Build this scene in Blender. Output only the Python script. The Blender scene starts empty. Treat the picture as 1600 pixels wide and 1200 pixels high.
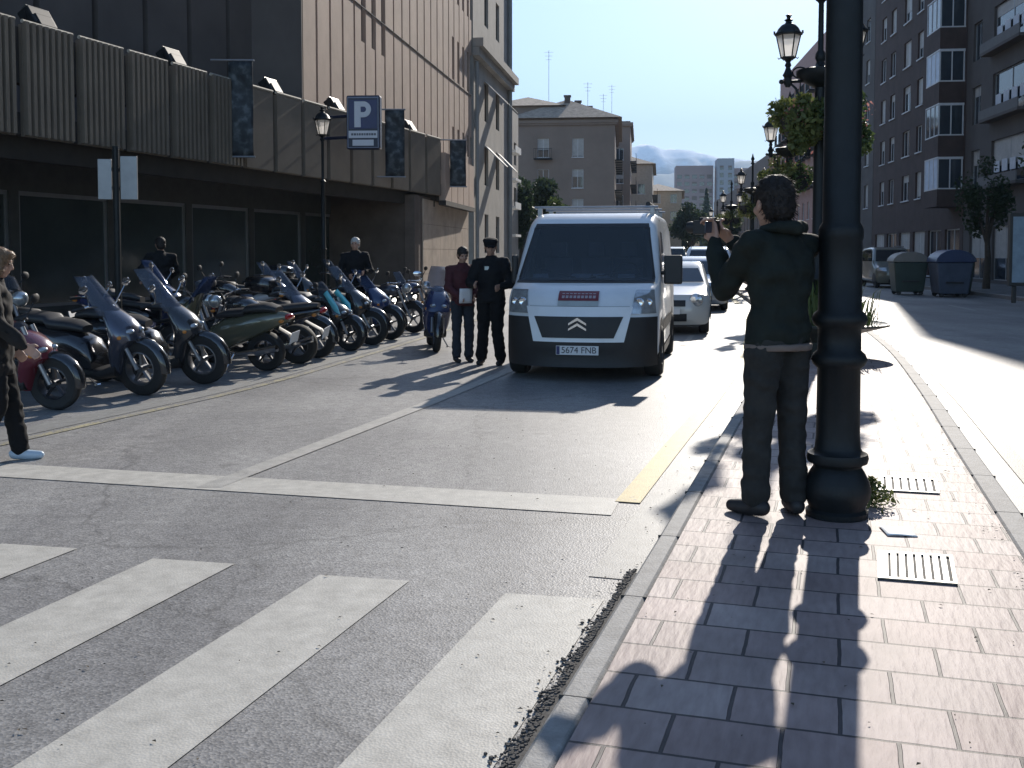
import bpy, bmesh, math, random
from mathutils import Vector, Matrix, noise
R = math.radians
random.seed(7)
SC = bpy.context.scene
COL = SC.collection
# ------------------------------------------------------------------ camera
F = 1650.0; PITCH = R(3.0); CAMH = 1.58; CY = 396 + F*math.tan(PITCH)
cam = bpy.data.cameras.new('camera'); cam.sensor_width = 36; cam.lens = F/1600*36
cam.shift_y = -(600-CY)/1600; cam.clip_start = 0.05; cam.clip_end = 30000
camo = bpy.data.objects.new('camera', cam); COL.objects.link(camo)
camo.location = (0, 0, CAMH); camo.rotation_euler = (R(90)-PITCH, 0, 0)
SC.camera = camo
# ------------------------------------------------------------------ light
SUN_AZ, SUN_EL = R(18.0), R(27.0)
w = bpy.data.worlds.new('World'); SC.world = w; w.use_nodes = True
wn = w.node_tree; bg = wn.nodes['Background']
sky = wn.nodes.new('ShaderNodeTexSky'); sky.sky_type = 'NISHITA'; sky.sun_disc = False
sky.sun_elevation = SUN_EL; sky.sun_rotation = SUN_AZ; sky.altitude = 700
sky.air_density = 1.0; sky.dust_density = 0.55; sky.ozone_density = 3.0
wn.links.new(sky.outputs[0], bg.inputs[0]); bg.inputs[1].default_value = 0.115
sl = bpy.data.lights.new('sun', 'SUN'); sl.energy = 4.6; sl.angle = R(0.6); sl.color = (1, .93, .835)
so = bpy.data.objects.new('sun', sl); COL.objects.link(so)
sd = Vector((math.sin(SUN_AZ)*math.cos(SUN_EL), math.cos(SUN_AZ)*math.cos(SUN_EL), math.sin(SUN_EL)))
so.rotation_euler = sd.to_track_quat('Z', 'Y').to_euler(); so.location = (20, 40, 40)
SC.view_settings.view_transform = 'Standard'; SC.view_settings.look = 'None'
SC.view_settings.exposure = 0.82; SC.view_settings.gamma = 1
# ------------------------------------------------------------------ pixel helper (only to find where things stand)
def G(u, v, z=0.0):
    yd = -(v-CY)/F; dx = (u-800)/F
    dy = math.cos(PITCH)+yd*math.sin(PITCH); dz = -math.sin(PITCH)+yd*math.cos(PITCH)
    t = (z-CAMH)/dz
    return (dx*t, dy*t)
# ------------------------------------------------------------------ materials
MATS = {}
def mat(name, col, rough=.7, metal=0., var=.12, scale=3., bump=0., bscale=40., spec=.5, coat=0., col2=None, detail=6.):
    if name in MATS: return MATS[name]
    m = bpy.data.materials.new(name); m.use_nodes = True; nt = m.node_tree; N = nt.nodes; L = nt.links
    b = N['Principled BSDF']; b.inputs['Roughness'].default_value = rough; b.inputs['Metallic'].default_value = metal
    b.inputs['Specular IOR Level'].default_value = spec
    if coat: b.inputs['Coat Weight'].default_value = coat; b.inputs['Coat Roughness'].default_value = .05
    tc = N.new('ShaderNodeTexCoord')
    if var > 0 or col2:
        nz = N.new('ShaderNodeTexNoise'); nz.inputs['Scale'].default_value = scale; nz.inputs['Detail'].default_value = detail
        nz.inputs['Roughness'].default_value = .65
        L.new(tc.outputs['Object'], nz.inputs['Vector'])
        cr = N.new('ShaderNodeValToRGB'); cr.color_ramp.elements[0].position = .3; cr.color_ramp.elements[1].position = .7
        a = [max(0, c*(1-var)) for c in col[:3]]; d = [min(1, c*(1+var)) for c in (col2 or col)[:3]]
        cr.color_ramp.elements[0].color = (*a, 1); cr.color_ramp.elements[1].color = (*d, 1)
        L.new(nz.outputs['Fac'], cr.inputs[0]); L.new(cr.outputs[0], b.inputs['Base Color'])
    else:
        b.inputs['Base Color'].default_value = (*col[:3], 1)
    if bump > 0:
        n2 = N.new('ShaderNodeTexNoise'); n2.inputs['Scale'].default_value = bscale; n2.inputs['Detail'].default_value = 4
        L.new(tc.outputs['Object'], n2.inputs['Vector'])
        bp = N.new('ShaderNodeBump'); bp.inputs['Strength'].default_value = 1; bp.inputs['Distance'].default_value = bump
        L.new(n2.outputs['Fac'], bp.inputs['Height']); L.new(bp.outputs[0], b.inputs['Normal'])
    MATS[name] = m
    return m
def see_through(name, tint, amount, rough=.03, milky=0.):
    if name in MATS: return MATS[name]
    m = bpy.data.materials.new(name); m.use_nodes = True; nt = m.node_tree; N = nt.nodes; L = nt.links
    b = N['Principled BSDF']; b.inputs['Base Color'].default_value = (*tint, 1); b.inputs['Roughness'].default_value = rough
    tr = N.new('ShaderNodeBsdfTransparent'); tr.inputs[0].default_value = (*[min(1, .35+.65*t) for t in tint], 1)
    mx = N.new('ShaderNodeMixShader'); mx.inputs[0].default_value = amount
    src = b.outputs[0]
    if milky:
        tl = N.new('ShaderNodeBsdfTranslucent'); tl.inputs[0].default_value = (*tint, 1)
        m2 = N.new('ShaderNodeMixShader'); m2.inputs[0].default_value = milky
        L.new(b.outputs[0], m2.inputs[1]); L.new(tl.outputs[0], m2.inputs[2]); src = m2.outputs[0]
    L.new(src, mx.inputs[1]); L.new(tr.outputs[0], mx.inputs[2]); L.new(mx.outputs[0], N['Material Output'].inputs[0])
    MATS[name] = m; return m
def leafmat(name, col, col2):
    if name in MATS: return MATS[name]
    m = mat(name, col, .55, var=.25, scale=2.5, col2=col2)
    nt = m.node_tree; N = nt.nodes; L = nt.links; b = N['Principled BSDF']
    tl = N.new('ShaderNodeBsdfTranslucent'); mx = N.new('ShaderNodeMixShader'); mx.inputs[0].default_value = .35
    src = b.inputs['Base Color'].links[0].from_socket; L.new(src, tl.inputs[0])
    L.new(b.outputs[0], mx.inputs[1]); L.new(tl.outputs[0], mx.inputs[2]); L.new(mx.outputs[0], N['Material Output'].inputs[0])
    return m
# ------------------------------------------------------------------ mesh builder
class MB:
    def __init__(s): s.v = []; s.f = []; s.mi = []; s.m = 0; s.M = Matrix(); s.uv = None
    def add(s, vs, fs):
        o = len(s.v); M = s.M
        s.v += [tuple(M @ Vector(v)) for v in vs]; s.f += [[i+o for i in f] for f in fs]; s.mi += [s.m]*len(fs)
    def box(s, x0, x1, y0, y1, z0, z1):
        s.add([(x, y, z) for z in (z0, z1) for y in (y0, y1) for x in (x0, x1)],
              [(0, 2, 3, 1), (4, 5, 7, 6), (0, 1, 5, 4), (2, 6, 7, 3), (0, 4, 6, 2), (1, 3, 7, 5)])
    def obox(s, c, size, e=(0, 0, 0)):
        from mathutils import Euler
        old = s.M; s.M = old @ Matrix.Translation(c) @ Euler(e).to_matrix().to_4x4()
        a, b, d = size[0]/2, size[1]/2, size[2]/2
        s.box(-a, a, -b, b, -d, d); s.M = old
    def prism(s, poly, z0, z1):
        n = len(poly)
        s.add([(x, y, z0) for x, y in poly]+[(x, y, z1) for x, y in poly],
              [list(range(n))[::-1], list(range(n, 2*n))]+[(i, (i+1) % n, n+(i+1) % n, n+i) for i in range(n)])
    def rings(s, rings, cap=True):
        n = len(rings[0]); vs = [p for r in rings for p in r]; fs = []
        for k in range(len(rings)-1):
            for i in range(n):
                j = (i+1) % n; fs.append((k*n+i, k*n+j, (k+1)*n+j, (k+1)*n+i))
        if cap: fs.append(list(range(n))[::-1]); fs.append([(len(rings)-1)*n+i for i in range(n)])
        s.add(vs, fs)
    def lathe(s, prof, n=16, c=(0, 0, 0), axis='z', cap=True):
        rs = []
        for r, z in prof:
            rg = []
            for i in range(n):
                a = 2*math.pi*i/n; x, y = r*math.cos(a), r*math.sin(a)
                p = (x, y, z) if axis == 'z' else ((z, x, y) if axis == 'x' else (y, z, x))
                rg.append((c[0]+p[0], c[1]+p[1], c[2]+p[2]))
            rs.append(rg)
        s.rings(rs, cap)
    def tube(s, pts, rad, n=8, cap=True, ref=None):
        pts = [Vector(p) for p in pts]; rs = []
        if not isinstance(rad, (list, tuple)): rad = [rad]*len(pts)
        for i, p in enumerate(pts):
            t = (pts[min(i+1, len(pts)-1)]-pts[max(i-1, 0)]).normalized()
            r0 = Vector(ref) if ref else (Vector((0, 0, 1)) if abs(t.z) < .9 else Vector((1, 0, 0)))
            a = (r0 - t*r0.dot(t)).normalized(); b = t.cross(a)
            rr = rad[i] if isinstance(rad[i], (list, tuple)) else (rad[i], rad[i])
            rs.append([p+a*rr[0]*math.cos(2*math.pi*k/n)+b*rr[1]*math.sin(2*math.pi*k/n) for k in range(n)])
        s.rings(rs, cap)
    def ell(s, c, r, nu=12, nv=8):
        rs = []
        for j in range(1, nv):
            ph = math.pi*j/nv
            rs.append([(c[0]+r[0]*math.sin(ph)*math.cos(2*math.pi*i/nu), c[1]+r[1]*math.sin(ph)*math.sin(2*math.pi*i/nu), c[2]-r[2]*math.cos(ph)) for i in range(nu)])
        s.rings(rs, True)
    def caps(s, p0, r0, p1, r1, n=12):   # round ended tapered capsule
        p0 = Vector(p0); p1 = Vector(p1); d = p1-p0; L = d.length
        if L < 1e-5: s.ell(p0, (r0,)*3, n, 8); return
        t = d/L; pts = []; rr = []
        for k in (0, 30, 60): pts.append(p0-t*r0*math.cos(R(k))*.999); rr.append(max(.15*r0, r0*math.sin(R(k))))
        pts.append(p0); rr.append(r0); pts.append(p1); rr.append(r1)
        for k in (60, 30, 0): pts.append(p1+t*r1*math.cos(R(k))*.999); rr.append(max(.15*r1, r1*math.sin(R(k))))
        r0v = Vector((0, 0, 1)) if abs(t.z) < .9 else Vector((1, 0, 0))
        a = (r0v-t*r0v.dot(t)).normalized(); b = t.cross(a)
        s.rings([[p+a*r*math.cos(2*math.pi*k/n)+b*r*math.sin(2*math.pi*k/n) for k in range(n)] for p, r in zip(pts, rr)])
    def grid(s, fn, nu, nv):
        s.add([fn(i/nu, j/nv) for j in range(nv+1) for i in range(nu+1)],
              [(j*(nu+1)+i, j*(nu+1)+i+1, (j+1)*(nu+1)+i+1, (j+1)*(nu+1)+i) for j in range(nv) for i in range(nu)])
    def leaf(s, c, size, asp=.55):
        a = Vector((random.gauss(0, 1), random.gauss(0, 1), random.gauss(0, 1))).normalized()
        b = a.orthogonal().normalized(); b = Matrix.Rotation(random.random()*6.28, 3, a) @ b
        q = a.cross(b); c = Vector(c); l = size*(.6+.8*random.random())
        s.add([c-b*l*.5, c+q*l*asp*.5, c+b*l*.5, c-q*l*asp*.5], [(0, 1, 2, 3)])
    def mesh(s, name, mats, smooth=True, ang=35):
        me = bpy.data.meshes.new(name); me.from_pydata(s.v, [], s.f)
        if not isinstance(mats, (list, tuple)): mats = [mats]
        for m in mats: me.materials.append(m)
        me.polygons.foreach_set('material_index', [min(i, len(mats)-1) for i in s.mi])
        if smooth:
            me.polygons.foreach_set('use_smooth', [True]*len(me.polygons)); me.set_sharp_from_angle(angle=R(ang))
        me.update(); return me
    def build(s, name, mats, parent=None, smooth=True, bevel=0, ang=35, recalc=True):
        me = s.mesh(name, mats, smooth, ang)
        if recalc:
            bm = bmesh.new(); bm.from_mesh(me); bmesh.ops.recalc_face_normals(bm, faces=bm.faces); bm.to_mesh(me); bm.free()
        o = bpy.data.objects.new(name, me); COL.objects.link(o)
        if parent: o.parent = parent
        if bevel:
            b = o.modifiers.new('b', 'BEVEL'); b.width = bevel; b.segments = 2; b.limit_method = 'ANGLE'; b.angle_limit = R(40)
        return o
def tag(o, label=None, cat=None, group=None, kind=None):
    if label: o['label'] = label
    if cat: o['category'] = cat
    if group: o['group'] = group
    if kind: o['kind'] = kind
    return o
def thing(name, label, cat, loc=(0, 0, 0), rz=0., group=None):
    o = bpy.data.objects.new(name, None); COL.objects.link(o); o.location = loc; o.rotation_euler = (0, 0, rz)
    o.empty_display_size = .2
    return tag(o, label, cat, group)
def children(o): return [c for c in list(COL.objects) if c.parent == o]
def copy_tree(o, parent=None):
    c = o.copy(); COL.objects.link(c); c.parent = parent
    for ch in children(o): copy_tree(ch, c)
    return c
def curve(pts):
    ys = [p[0] for p in pts]; xs = [p[1] for p in pts]; n = len(pts)
    d = [(xs[i+1]-xs[i])/(ys[i+1]-ys[i]) for i in range(n-1)]
    m = [d[0]]+[(d[i-1]+d[i])/2 for i in range(1, n-1)]+[d[-1]]
    def f(y):
        if y <= ys[0]: return xs[0]+(y-ys[0])*m[0]
        if y >= ys[-1]: return xs[-1]+(y-ys[-1])*m[-1]
        i = max(k for k in range(n-1) if ys[k] <= y); h = ys[i+1]-ys[i]; t = (y-ys[i])/h
        return ((2*t**3-3*t*t+1)*xs[i]+(t**3-2*t*t+t)*h*m[i]+(-2*t**3+3*t*t)*xs[i+1]+(t**3-t*t)*h*m[i+1])
    return f
MC = curve([(-3, -.87), (5, 1.57), (8.08, 2.5), (11.7, 3.6), (16.6, 4.98), (26, 7.1), (42, 9.8), (56, 11.9), (75, 14.6), (110, 20), (200, 37)])
LE = curve([(-3, -8), (7, -4.87), (10, -3.91), (12, -3.26), (16.7, -2.3), (20.7, -1.6), (30, -.2), (45, 1.6), (60, 4.2), (110, 12), (200, 29)])
RE = curve([(-3, 12.5), (20, 15), (48, 18.4), (75, 21.2), (110, 26.2), (200, 44)])
def slope(f, y): return (f(y+.05)-f(y-.05))/.1
def off(f, y, o):      # point o metres to the right of curve f
    a = math.atan(slope(f, y)); return (f(y)+o*math.cos(a), y-o*math.sin(a))
def ysteps(y0, y1):
    ys = []; y = y0
    while y < y1: ys.append(y); y += .5 if y < 20 else (2 if y < 60 else 6)
    return ys+[y1]
def strip(name, f, o0, o1, y0, y1, z, m, parent=None, zs=None, kind='structure', nx=1):
    # sheet between two offsets of curve f; carries UVs in metres (across, along)
    ys = ysteps(y0, y1); vs = []; uvs = []; fs = []; s = 0; prev = None
    for y in ys:
        c = off(f, y, 0)
        if prev: s += math.hypot(c[0]-prev[0], c[1]-prev[1])
        prev = c
        for k in range(nx+1):
            o = o0+(o1-o0)*k/nx; p = off(f, y, o); vs.append((p[0], p[1], z)); uvs.append((o, s))
    for j in range(len(ys)-1):
        for k in range(nx):
            a = j*(nx+1)+k; fs.append((a, a+1, a+nx+2, a+nx+1))
    me = bpy.data.meshes.new(name); me.from_pydata(vs, [], fs); me.materials.append(m)
    ul = me.uv_layers.new(name='UVMap')
    for lp in me.loops: ul.data[lp.index].uv = uvs[lp.vertex_index]
    o = bpy.data.objects.new(name, me); COL.objects.link(o)
    if parent: o.parent = parent
    elif kind: o['kind'] = kind
    return o
def kerb(name, f, o0, o1, y0, y1, z0, z1, m, parent=None):
    ys = ysteps(y0, y1); rs = []
    lo, hi = min(o0, o1), max(o0, o1); b = .018
    for y in ys:
        rs.append([(*off(f, y, lo), z0), (*off(f, y, lo), z1-b), (*off(f, y, lo+b), z1), (*off(f, y, hi-b), z1), (*off(f, y, hi), z1-b), (*off(f, y, hi), z0)])
    mb = MB(); mb.rings(rs); o = mb.build(name, m, parent, smooth=False)
    if not parent: o['kind'] = 'structure'
    return o
# ------------------------------------------------------------------ ground materials
def node_mat(name):
    m = bpy.data.materials.new(name); m.use_nodes = True; MATS[name] = m
    return m, m.node_tree.nodes, m.node_tree.links, m.node_tree.nodes['Principled BSDF']
def asphalt(name, base, paint=None, wear=.5):
    m, N, L, b = node_mat(name)
    tc = N.new('ShaderNodeTexCoord')
    def nz(scale, det=3, rough=.6):
        n = N.new('ShaderNodeTexNoise'); n.inputs['Scale'].default_value = scale; n.inputs['Detail'].default_value = det
        n.inputs['Roughness'].default_value = rough; L.new(tc.outputs['Object'], n.inputs['Vector']); return n
    vo = N.new('ShaderNodeTexVoronoi'); vo.inputs['Scale'].default_value = 95; L.new(tc.outputs['Object'], vo.inputs['Vector'])
    big = nz(.35, 5); mid = nz(9, 5, .7)
    r1 = N.new('ShaderNodeValToRGB'); e = r1.color_ramp.elements
    e[0].position = .05; e[1].position = .95
    e[0].color = (base*.68, base*.665, base*.65, 1); e[1].color = (base*1.45, base*1.40, base*1.33, 1)
    L.new(vo.outputs['Color'], r1.inputs[0])
    m1 = N.new('ShaderNodeMix'); m1.data_type = 'RGBA'; m1.blend_type = 'MULTIPLY'; m1.inputs[0].default_value = 1
    r2 = N.new('ShaderNodeValToRGB'); e = r2.color_ramp.elements; e[0].position = .33; e[1].position = .7
    e[0].color = (.72, .72, .73, 1); e[1].color = (1.2, 1.2, 1.18, 1)
    L.new(big.outputs['Fac'], r2.inputs[0]); L.new(r1.outputs[0], m1.inputs[6]); L.new(r2.outputs[0], m1.inputs[7])
    m2 = N.new('ShaderNodeMix'); m2.data_type = 'RGBA'; m2.blend_type = 'MULTIPLY'; m2.inputs[0].default_value = .6
    r3 = N.new('ShaderNodeValToRGB'); e = r3.color_ramp.elements; e[0].position = .3; e[1].position = .75
    e[0].color = (.6, .6, .6, 1); e[1].color = (1.3, 1.3, 1.3, 1)
    L.new(mid.outputs['Fac'], r3.inputs[0]); L.new(m1.outputs[2], m2.inputs[6]); L.new(r3.outputs[0], m2.inputs[7])
    mpn = N.new('ShaderNodeMapping'); mpn.inputs['Rotation'].default_value = (0, 0, R(15)); mpn.inputs['Scale'].default_value = (1.1, .09, 1)
    L.new(tc.outputs['Object'], mpn.inputs[0]); lo = N.new('ShaderNodeTexNoise'); lo.inputs['Scale'].default_value = 1.0; lo.inputs['Detail'].default_value = 4; L.new(mpn.outputs[0], lo.inputs['Vector'])
    r5 = N.new('ShaderNodeValToRGB'); e = r5.color_ramp.elements; e[0].position = .35; e[1].position = .65; e[0].color = (.80, .80, .81, 1); e[1].color = (1.12, 1.11, 1.1, 1); L.new(lo.outputs['Fac'], r5.inputs[0])
    m4 = N.new('ShaderNodeMix'); m4.data_type = 'RGBA'; m4.blend_type = 'MULTIPLY'; m4.inputs[0].default_value = 1; L.new(m2.outputs[2], m4.inputs[6]); L.new(r5.outputs[0], m4.inputs[7])
    vd = N.new('ShaderNodeMix'); vd.data_type = 'VECTOR'; vd.inputs[0].default_value = .35; L.new(tc.outputs['Object'], vd.inputs[4]); L.new(nz(1.6, 5).outputs['Color'], vd.inputs[5])
    ve = N.new('ShaderNodeTexVoronoi'); ve.feature = 'DISTANCE_TO_EDGE'; ve.inputs['Scale'].default_value = .42; L.new(vd.outputs[1], ve.inputs['Vector'])
    r6 = N.new('ShaderNodeValToRGB'); e = r6.color_ramp.elements; e[0].position = 0; e[1].position = .006; e[0].color = (.45, .45, .45, 1); e[1].color = (1, 1, 1, 1); L.new(ve.outputs[0], r6.inputs[0])
    m5 = N.new('ShaderNodeMix'); m5.data_type = 'RGBA'; m5.blend_type = 'MULTIPLY'; m5.inputs[0].default_value = .5; L.new(m4.outputs[2], m5.inputs[6]); L.new(r6.outputs[0], m5.inputs[7])
    st_ = nz(1.7, 2); r7 = N.new('ShaderNodeValToRGB'); e = r7.color_ramp.elements; e[0].position = .68; e[1].position = .74; e[0].color = (1, 1, 1, 1); e[1].color = (.72, .72, .72, 1); L.new(st_.outputs['Fac'], r7.inputs[0])
    m6 = N.new('ShaderNodeMix'); m6.data_type = 'RGBA'; m6.blend_type = 'MULTIPLY'; m6.inputs[0].default_value = 1; L.new(m5.outputs[2], m6.inputs[6]); L.new(r7.outputs[0], m6.inputs[7])
    out = m6.outputs[2]
    if paint:
        pn = nz(26, 8, .75); p2 = nz(2.2, 4, .6)
        ad = N.new('ShaderNodeMath'); ad.operation = 'MULTIPLY_ADD'; ad.inputs[1].default_value = .55
        L.new(p2.outputs['Fac'], ad.inputs[0]); L.new(pn.outputs['Fac'], ad.inputs[2])
        rr = N.new('ShaderNodeValToRGB'); rr.color_ramp.elements[0].position = wear; rr.color_ramp.elements[1].position = min(1, wear+.14)
        L.new(ad.outputs[0], rr.inputs[0])
        mp = N.new('ShaderNodeMix'); mp.data_type = 'RGBA'
        L.new(rr.outputs[0], mp.inputs[0])
        pm = N.new('ShaderNodeMix'); pm.data_type = 'RGBA'; pm.blend_type = 'MULTIPLY'; pm.inputs[0].default_value = .55
        pm.inputs[6].default_value = (*paint, 1); L.new(r3.outputs[0], pm.inputs[7])
        L.new(out, mp.inputs[6]); L.new(pm.outputs[2], mp.inputs[7]); out = mp.outputs[2]
    L.new(out, b.inputs['Base Color'])
    b.inputs['Roughness'].default_value = .55 if not paint else .6; b.inputs['Specular IOR Level'].default_value = .32
    bp = N.new('ShaderNodeBump'); bp.inputs['Distance'].default_value = .002 if not paint else .0015; bp.inputs['Strength'].default_value = .7
    L.new(vo.outputs['Distance'], bp.inputs['Height']); L.new(bp.outputs[0], b.inputs['Normal'])
    return m
def pavers(name, c1, c2, mortar, bw, bh, ms, tool=True):
    m, N, L, b = node_mat(name)
    uv = N.new('ShaderNodeUVMap'); tc = N.new('ShaderNodeTexCoord')
    dn = N.new('ShaderNodeTexNoise'); dn.inputs['Scale'].default_value = 5; L.new(uv.outputs[0], dn.inputs['Vector'])
    dm = N.new('ShaderNodeMix'); dm.data_type = 'VECTOR'; dm.inputs[0].default_value = .012
    L.new(uv.outputs[0], dm.inputs[4]); L.new(dn.outputs['Color'], dm.inputs[5])
    br = N.new('ShaderNodeTexBrick'); br.inputs['Scale'].default_value = 1; br.inputs['Brick Width'].default_value = bw
    br.inputs['Row Height'].default_value = bh; br.inputs['Mortar Size'].default_value = ms; br.inputs['Mortar Smooth'].default_value = .25
    br.inputs['Color1'].default_value = (*c1, 1); br.inputs['Color2'].default_value = (*c2, 1); br.inputs['Mortar'].default_value = (*mortar, 1)
    L.new(dm.outputs[1], br.inputs['Vector'])
    st = N.new('ShaderNodeTexNoise'); st.inputs['Scale'].default_value = 1; st.inputs['Detail'].default_value = 5
    mp = N.new('ShaderNodeMapping'); mp.inputs['Scale'].default_value = (34, 7, 1) if tool else (12, 12, 1); mp.inputs['Rotation'].default_value = (0, 0, R(8))
    L.new(uv.outputs[0], mp.inputs[0]); L.new(mp.outputs[0], st.inputs['Vector'])
    sp = N.new('ShaderNodeTexNoise'); sp.inputs['Scale'].default_value = 1.3; sp.inputs['Detail'].default_value = 7; L.new(tc.outputs['Object'], sp.inputs['Vector'])
    r = N.new('ShaderNodeValToRGB'); r.color_ramp.elements[0].position = .3; r.color_ramp.elements[1].position = .72
    r.color_ramp.elements[0].color = (.68, .68, .68, 1); r.color_ramp.elements[1].color = (1.15, 1.15, 1.15, 1)
    L.new(sp.outputs['Fac'], r.inputs[0])
    mx = N.new('ShaderNodeMix'); mx.data_type = 'RGBA'; mx.blend_type = 'MULTIPLY'; mx.inputs[0].default_value = 1
    L.new(br.outputs['Color'], mx.inputs[6]); L.new(r.outputs[0], mx.inputs[7])
    r4 = N.new('ShaderNodeValToRGB'); r4.color_ramp.elements[0].position = .3; r4.color_ramp.elements[1].position = .65
    r4.color_ramp.elements[0].color = (.8, .78, .78, 1); r4.color_ramp.elements[1].color = (1.08, 1.08, 1.08, 1)
    L.new(st.outputs['Fac'], r4.inputs[0])
    m3 = N.new('ShaderNodeMix'); m3.data_type = 'RGBA'; m3.blend_type = 'MULTIPLY'; m3.inputs[0].default_value = .8
    L.new(mx.outputs[2], m3.inputs[6]); L.new(r4.outputs[0], m3.inputs[7])
    L.new(m3.outputs[2], b.inputs['Base Color'])
    h = N.new('ShaderNodeMath'); h.operation = 'MULTIPLY_ADD'; h.inputs[1].default_value = -1.6
    hs = N.new('ShaderNodeMath'); hs.operation = 'MULTIPLY'; hs.inputs[1].default_value = .8
    L.new(st.outputs['Fac'], hs.inputs[0])
    L.new(br.outputs['Fac'], h.inputs[0]); L.new(hs.outputs[0], h.inputs[2])
    bp = N.new('ShaderNodeBump'); bp.inputs['Distance'].default_value = .006; bp.inputs['Strength'].default_value = .9
    L.new(h.outputs[0], bp.inputs['Height']); L.new(bp.outputs[0], b.inputs['Normal'])
    b.inputs['Roughness'].default_value = .62; b.inputs['Specular IOR Level'].default_value = .27
    return m
ASPH = asphalt('asphalt', .27)
WHITE = asphalt('road_paint_white', .23, (.50, .475, .42), .45)
LANE = asphalt('road_paint_worn', .23, (.42, .40, .36), .58)
YEL = asphalt('road_paint_yellow', .23, (.56, .44, .19), .54)
YEL2 = asphalt('road_paint_yellow_worn', .23, (.42, .37, .22), .72)
PAVER = pavers('median_pavers', (.34, .25, .228), (.42, .34, .31), (.075, .065, .065), .33, .275, .007)
SLAB = pavers('grey_slabs', (.14, .14, .135), (.18, .175, .17), (.08, .08, .08), .4, .4, .006, False)
def jointed(name, c, step, w=.008):
    m = mat(name, c, .75, var=.25, scale=14, bump=.003, bscale=90)
    return m
KERB = jointed('kerb_granite', (.27, .26, .245), 1.)
# ------------------------------------------------------------------ ground, road, median
mb = MB(); mb.add([(-9000, -200, -.03), (9000, -200, -.03), (9000, 20000, -.03), (-9000, 20000, -.03)], [(0, 1, 2, 3)])
tag(mb.build('ground', mat('earth', (.13, .12, .1), .9, var=.2, scale=.01), recalc=False), kind='structure')
mb = MB(); mb.add([(-60, -4, 0), (70, -4, 0), (130, 330, 0), (-20, 330, 0)], [(0, 1, 2, 3)])
tag(mb.build('road', ASPH, recalc=False), kind='structure')
MH = .13; HW = .99
strip('median_paving', MC, -.78, HW-.15, -3, 200, MH-.003, PAVER, nx=4)
kerb('median_kerb_left', MC, -.89, -.78, -3, 200, 0, MH, KERB)
kerb('median_kerb_right', MC, HW-.15, HW, -3, 200, 0, MH, KERB)
CONC = mat('gutter_concrete', (.235, .23, .215), .6, var=.22, scale=8, bump=.002, bscale=120)
strip('gutter_left', MC, -1.17, -.892, 4.75, 200, .004, CONC)
strip('gutter_right', MC, HW+.002, HW+.2, -3, 200, .004, CONC)
strip('yellow_line', MC, -HW-.36, -HW-.2, 6.25, 120, .008, YEL)
strip('yellow_line', MC, HW+.24, HW+.38, 2.5, 120, .008, YEL2)
strip('kerb_strip', LE, -.34, -.02, -2, 70, .004, CONC)
strip('yellow_line', LE, .06, .16, 2, 60, .006, YEL2)
# kerb joints: short dark gaps between the stones
mb = MB(); y = 1.2
while y < 26:
    for s in (-1, 1):
        a = off(MC, y, HW-.15 if s > 0 else -.78); b_ = off(MC, y, HW+.0003 if s > 0 else -.8903); an = math.atan(slope(MC, y)); kw = .15 if s > 0 else .11
        c = ((a[0]+b_[0])/2, (a[1]+b_[1])/2, MH/2)
        mb.obox(c, (kw+.001, .006, MH+.0015), (0, 0, -an))
    y += .95+.1*random.random()
tag(mb.build('kerb_joint', mat('joint_dirt', (.05, .048, .045), .9), smooth=False), kind='structure')
# painted lines
def quad(name, pts, z, m, kind='structure'):
    mb = MB(); mb.add([(x, y, z) for x, y in pts], [tuple(range(len(pts)))])
    return tag(mb.build(name, m, recalc=False), kind=kind)
a, b_, c, d = G(970, 780), G(955, 806), G(0, 745), G(40, 727)
dx, dy = a[0]-d[0], a[1]-d[1]
quad('stop_line', [b_, a, (d[0]-dx*.35, d[1]-dy*.35), (c[0]-dx*.35, c[1]-dy*.35)], .005, WHITE)
dn = Vector((.29, .957))
for k in range(7):
    px, py = -.03-.915*k, 4.83+.28*k
    wv = Vector((.45, -.095)) if k else Vector((.45, -.09))
    p0 = Vector((px, py)); q0 = p0+wv; L_ = 4.2
    quad('crossing_stripe', [p0, p0-dn*L_, q0-dn*L_, q0], .0045, WHITE)
lp = [(-2.13, 7.05), (-.98, 11.0), (-.2, 13.9), (.45, 17)]
for i in range(len(lp)-1):
    (x0, y0), (x1, y1) = lp[i], lp[i+1]
    quad('lane_line', [(x0, y0), (x0+.17, y0), (x1+.17, y1), (x1, y1)], .0068, LANE)
for i, y in enumerate((12, 17.5, 23, 28.5, 34, 40, 46)):
    o = -HW-3.05+ .0
    strip('lane_dash', MC, o+1.65, o+1.75, y, y+2.3, .005, LANE) if y > 13 else None
# right carriageway lane dashes
for y in (6, 14, 22, 30, 38, 46): strip('lane_dash', MC, HW+4.0, HW+4.1, y, y+3, .005, LANE)
# pavements
strip('pavement_left', LE, -14, -2.75, -3, 200, .14, SLAB, nx=4)
kerb('pavement_kerb_left', LE, -2.75, -2.6, -3, 200, 0, .144, KERB)
strip('pavement_right', RE, .15, 14, -3, 200, .14, SLAB, nx=4)
kerb('pavement_kerb_right', RE, 0, .15, -3, 200, 0, .144, KERB)
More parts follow.
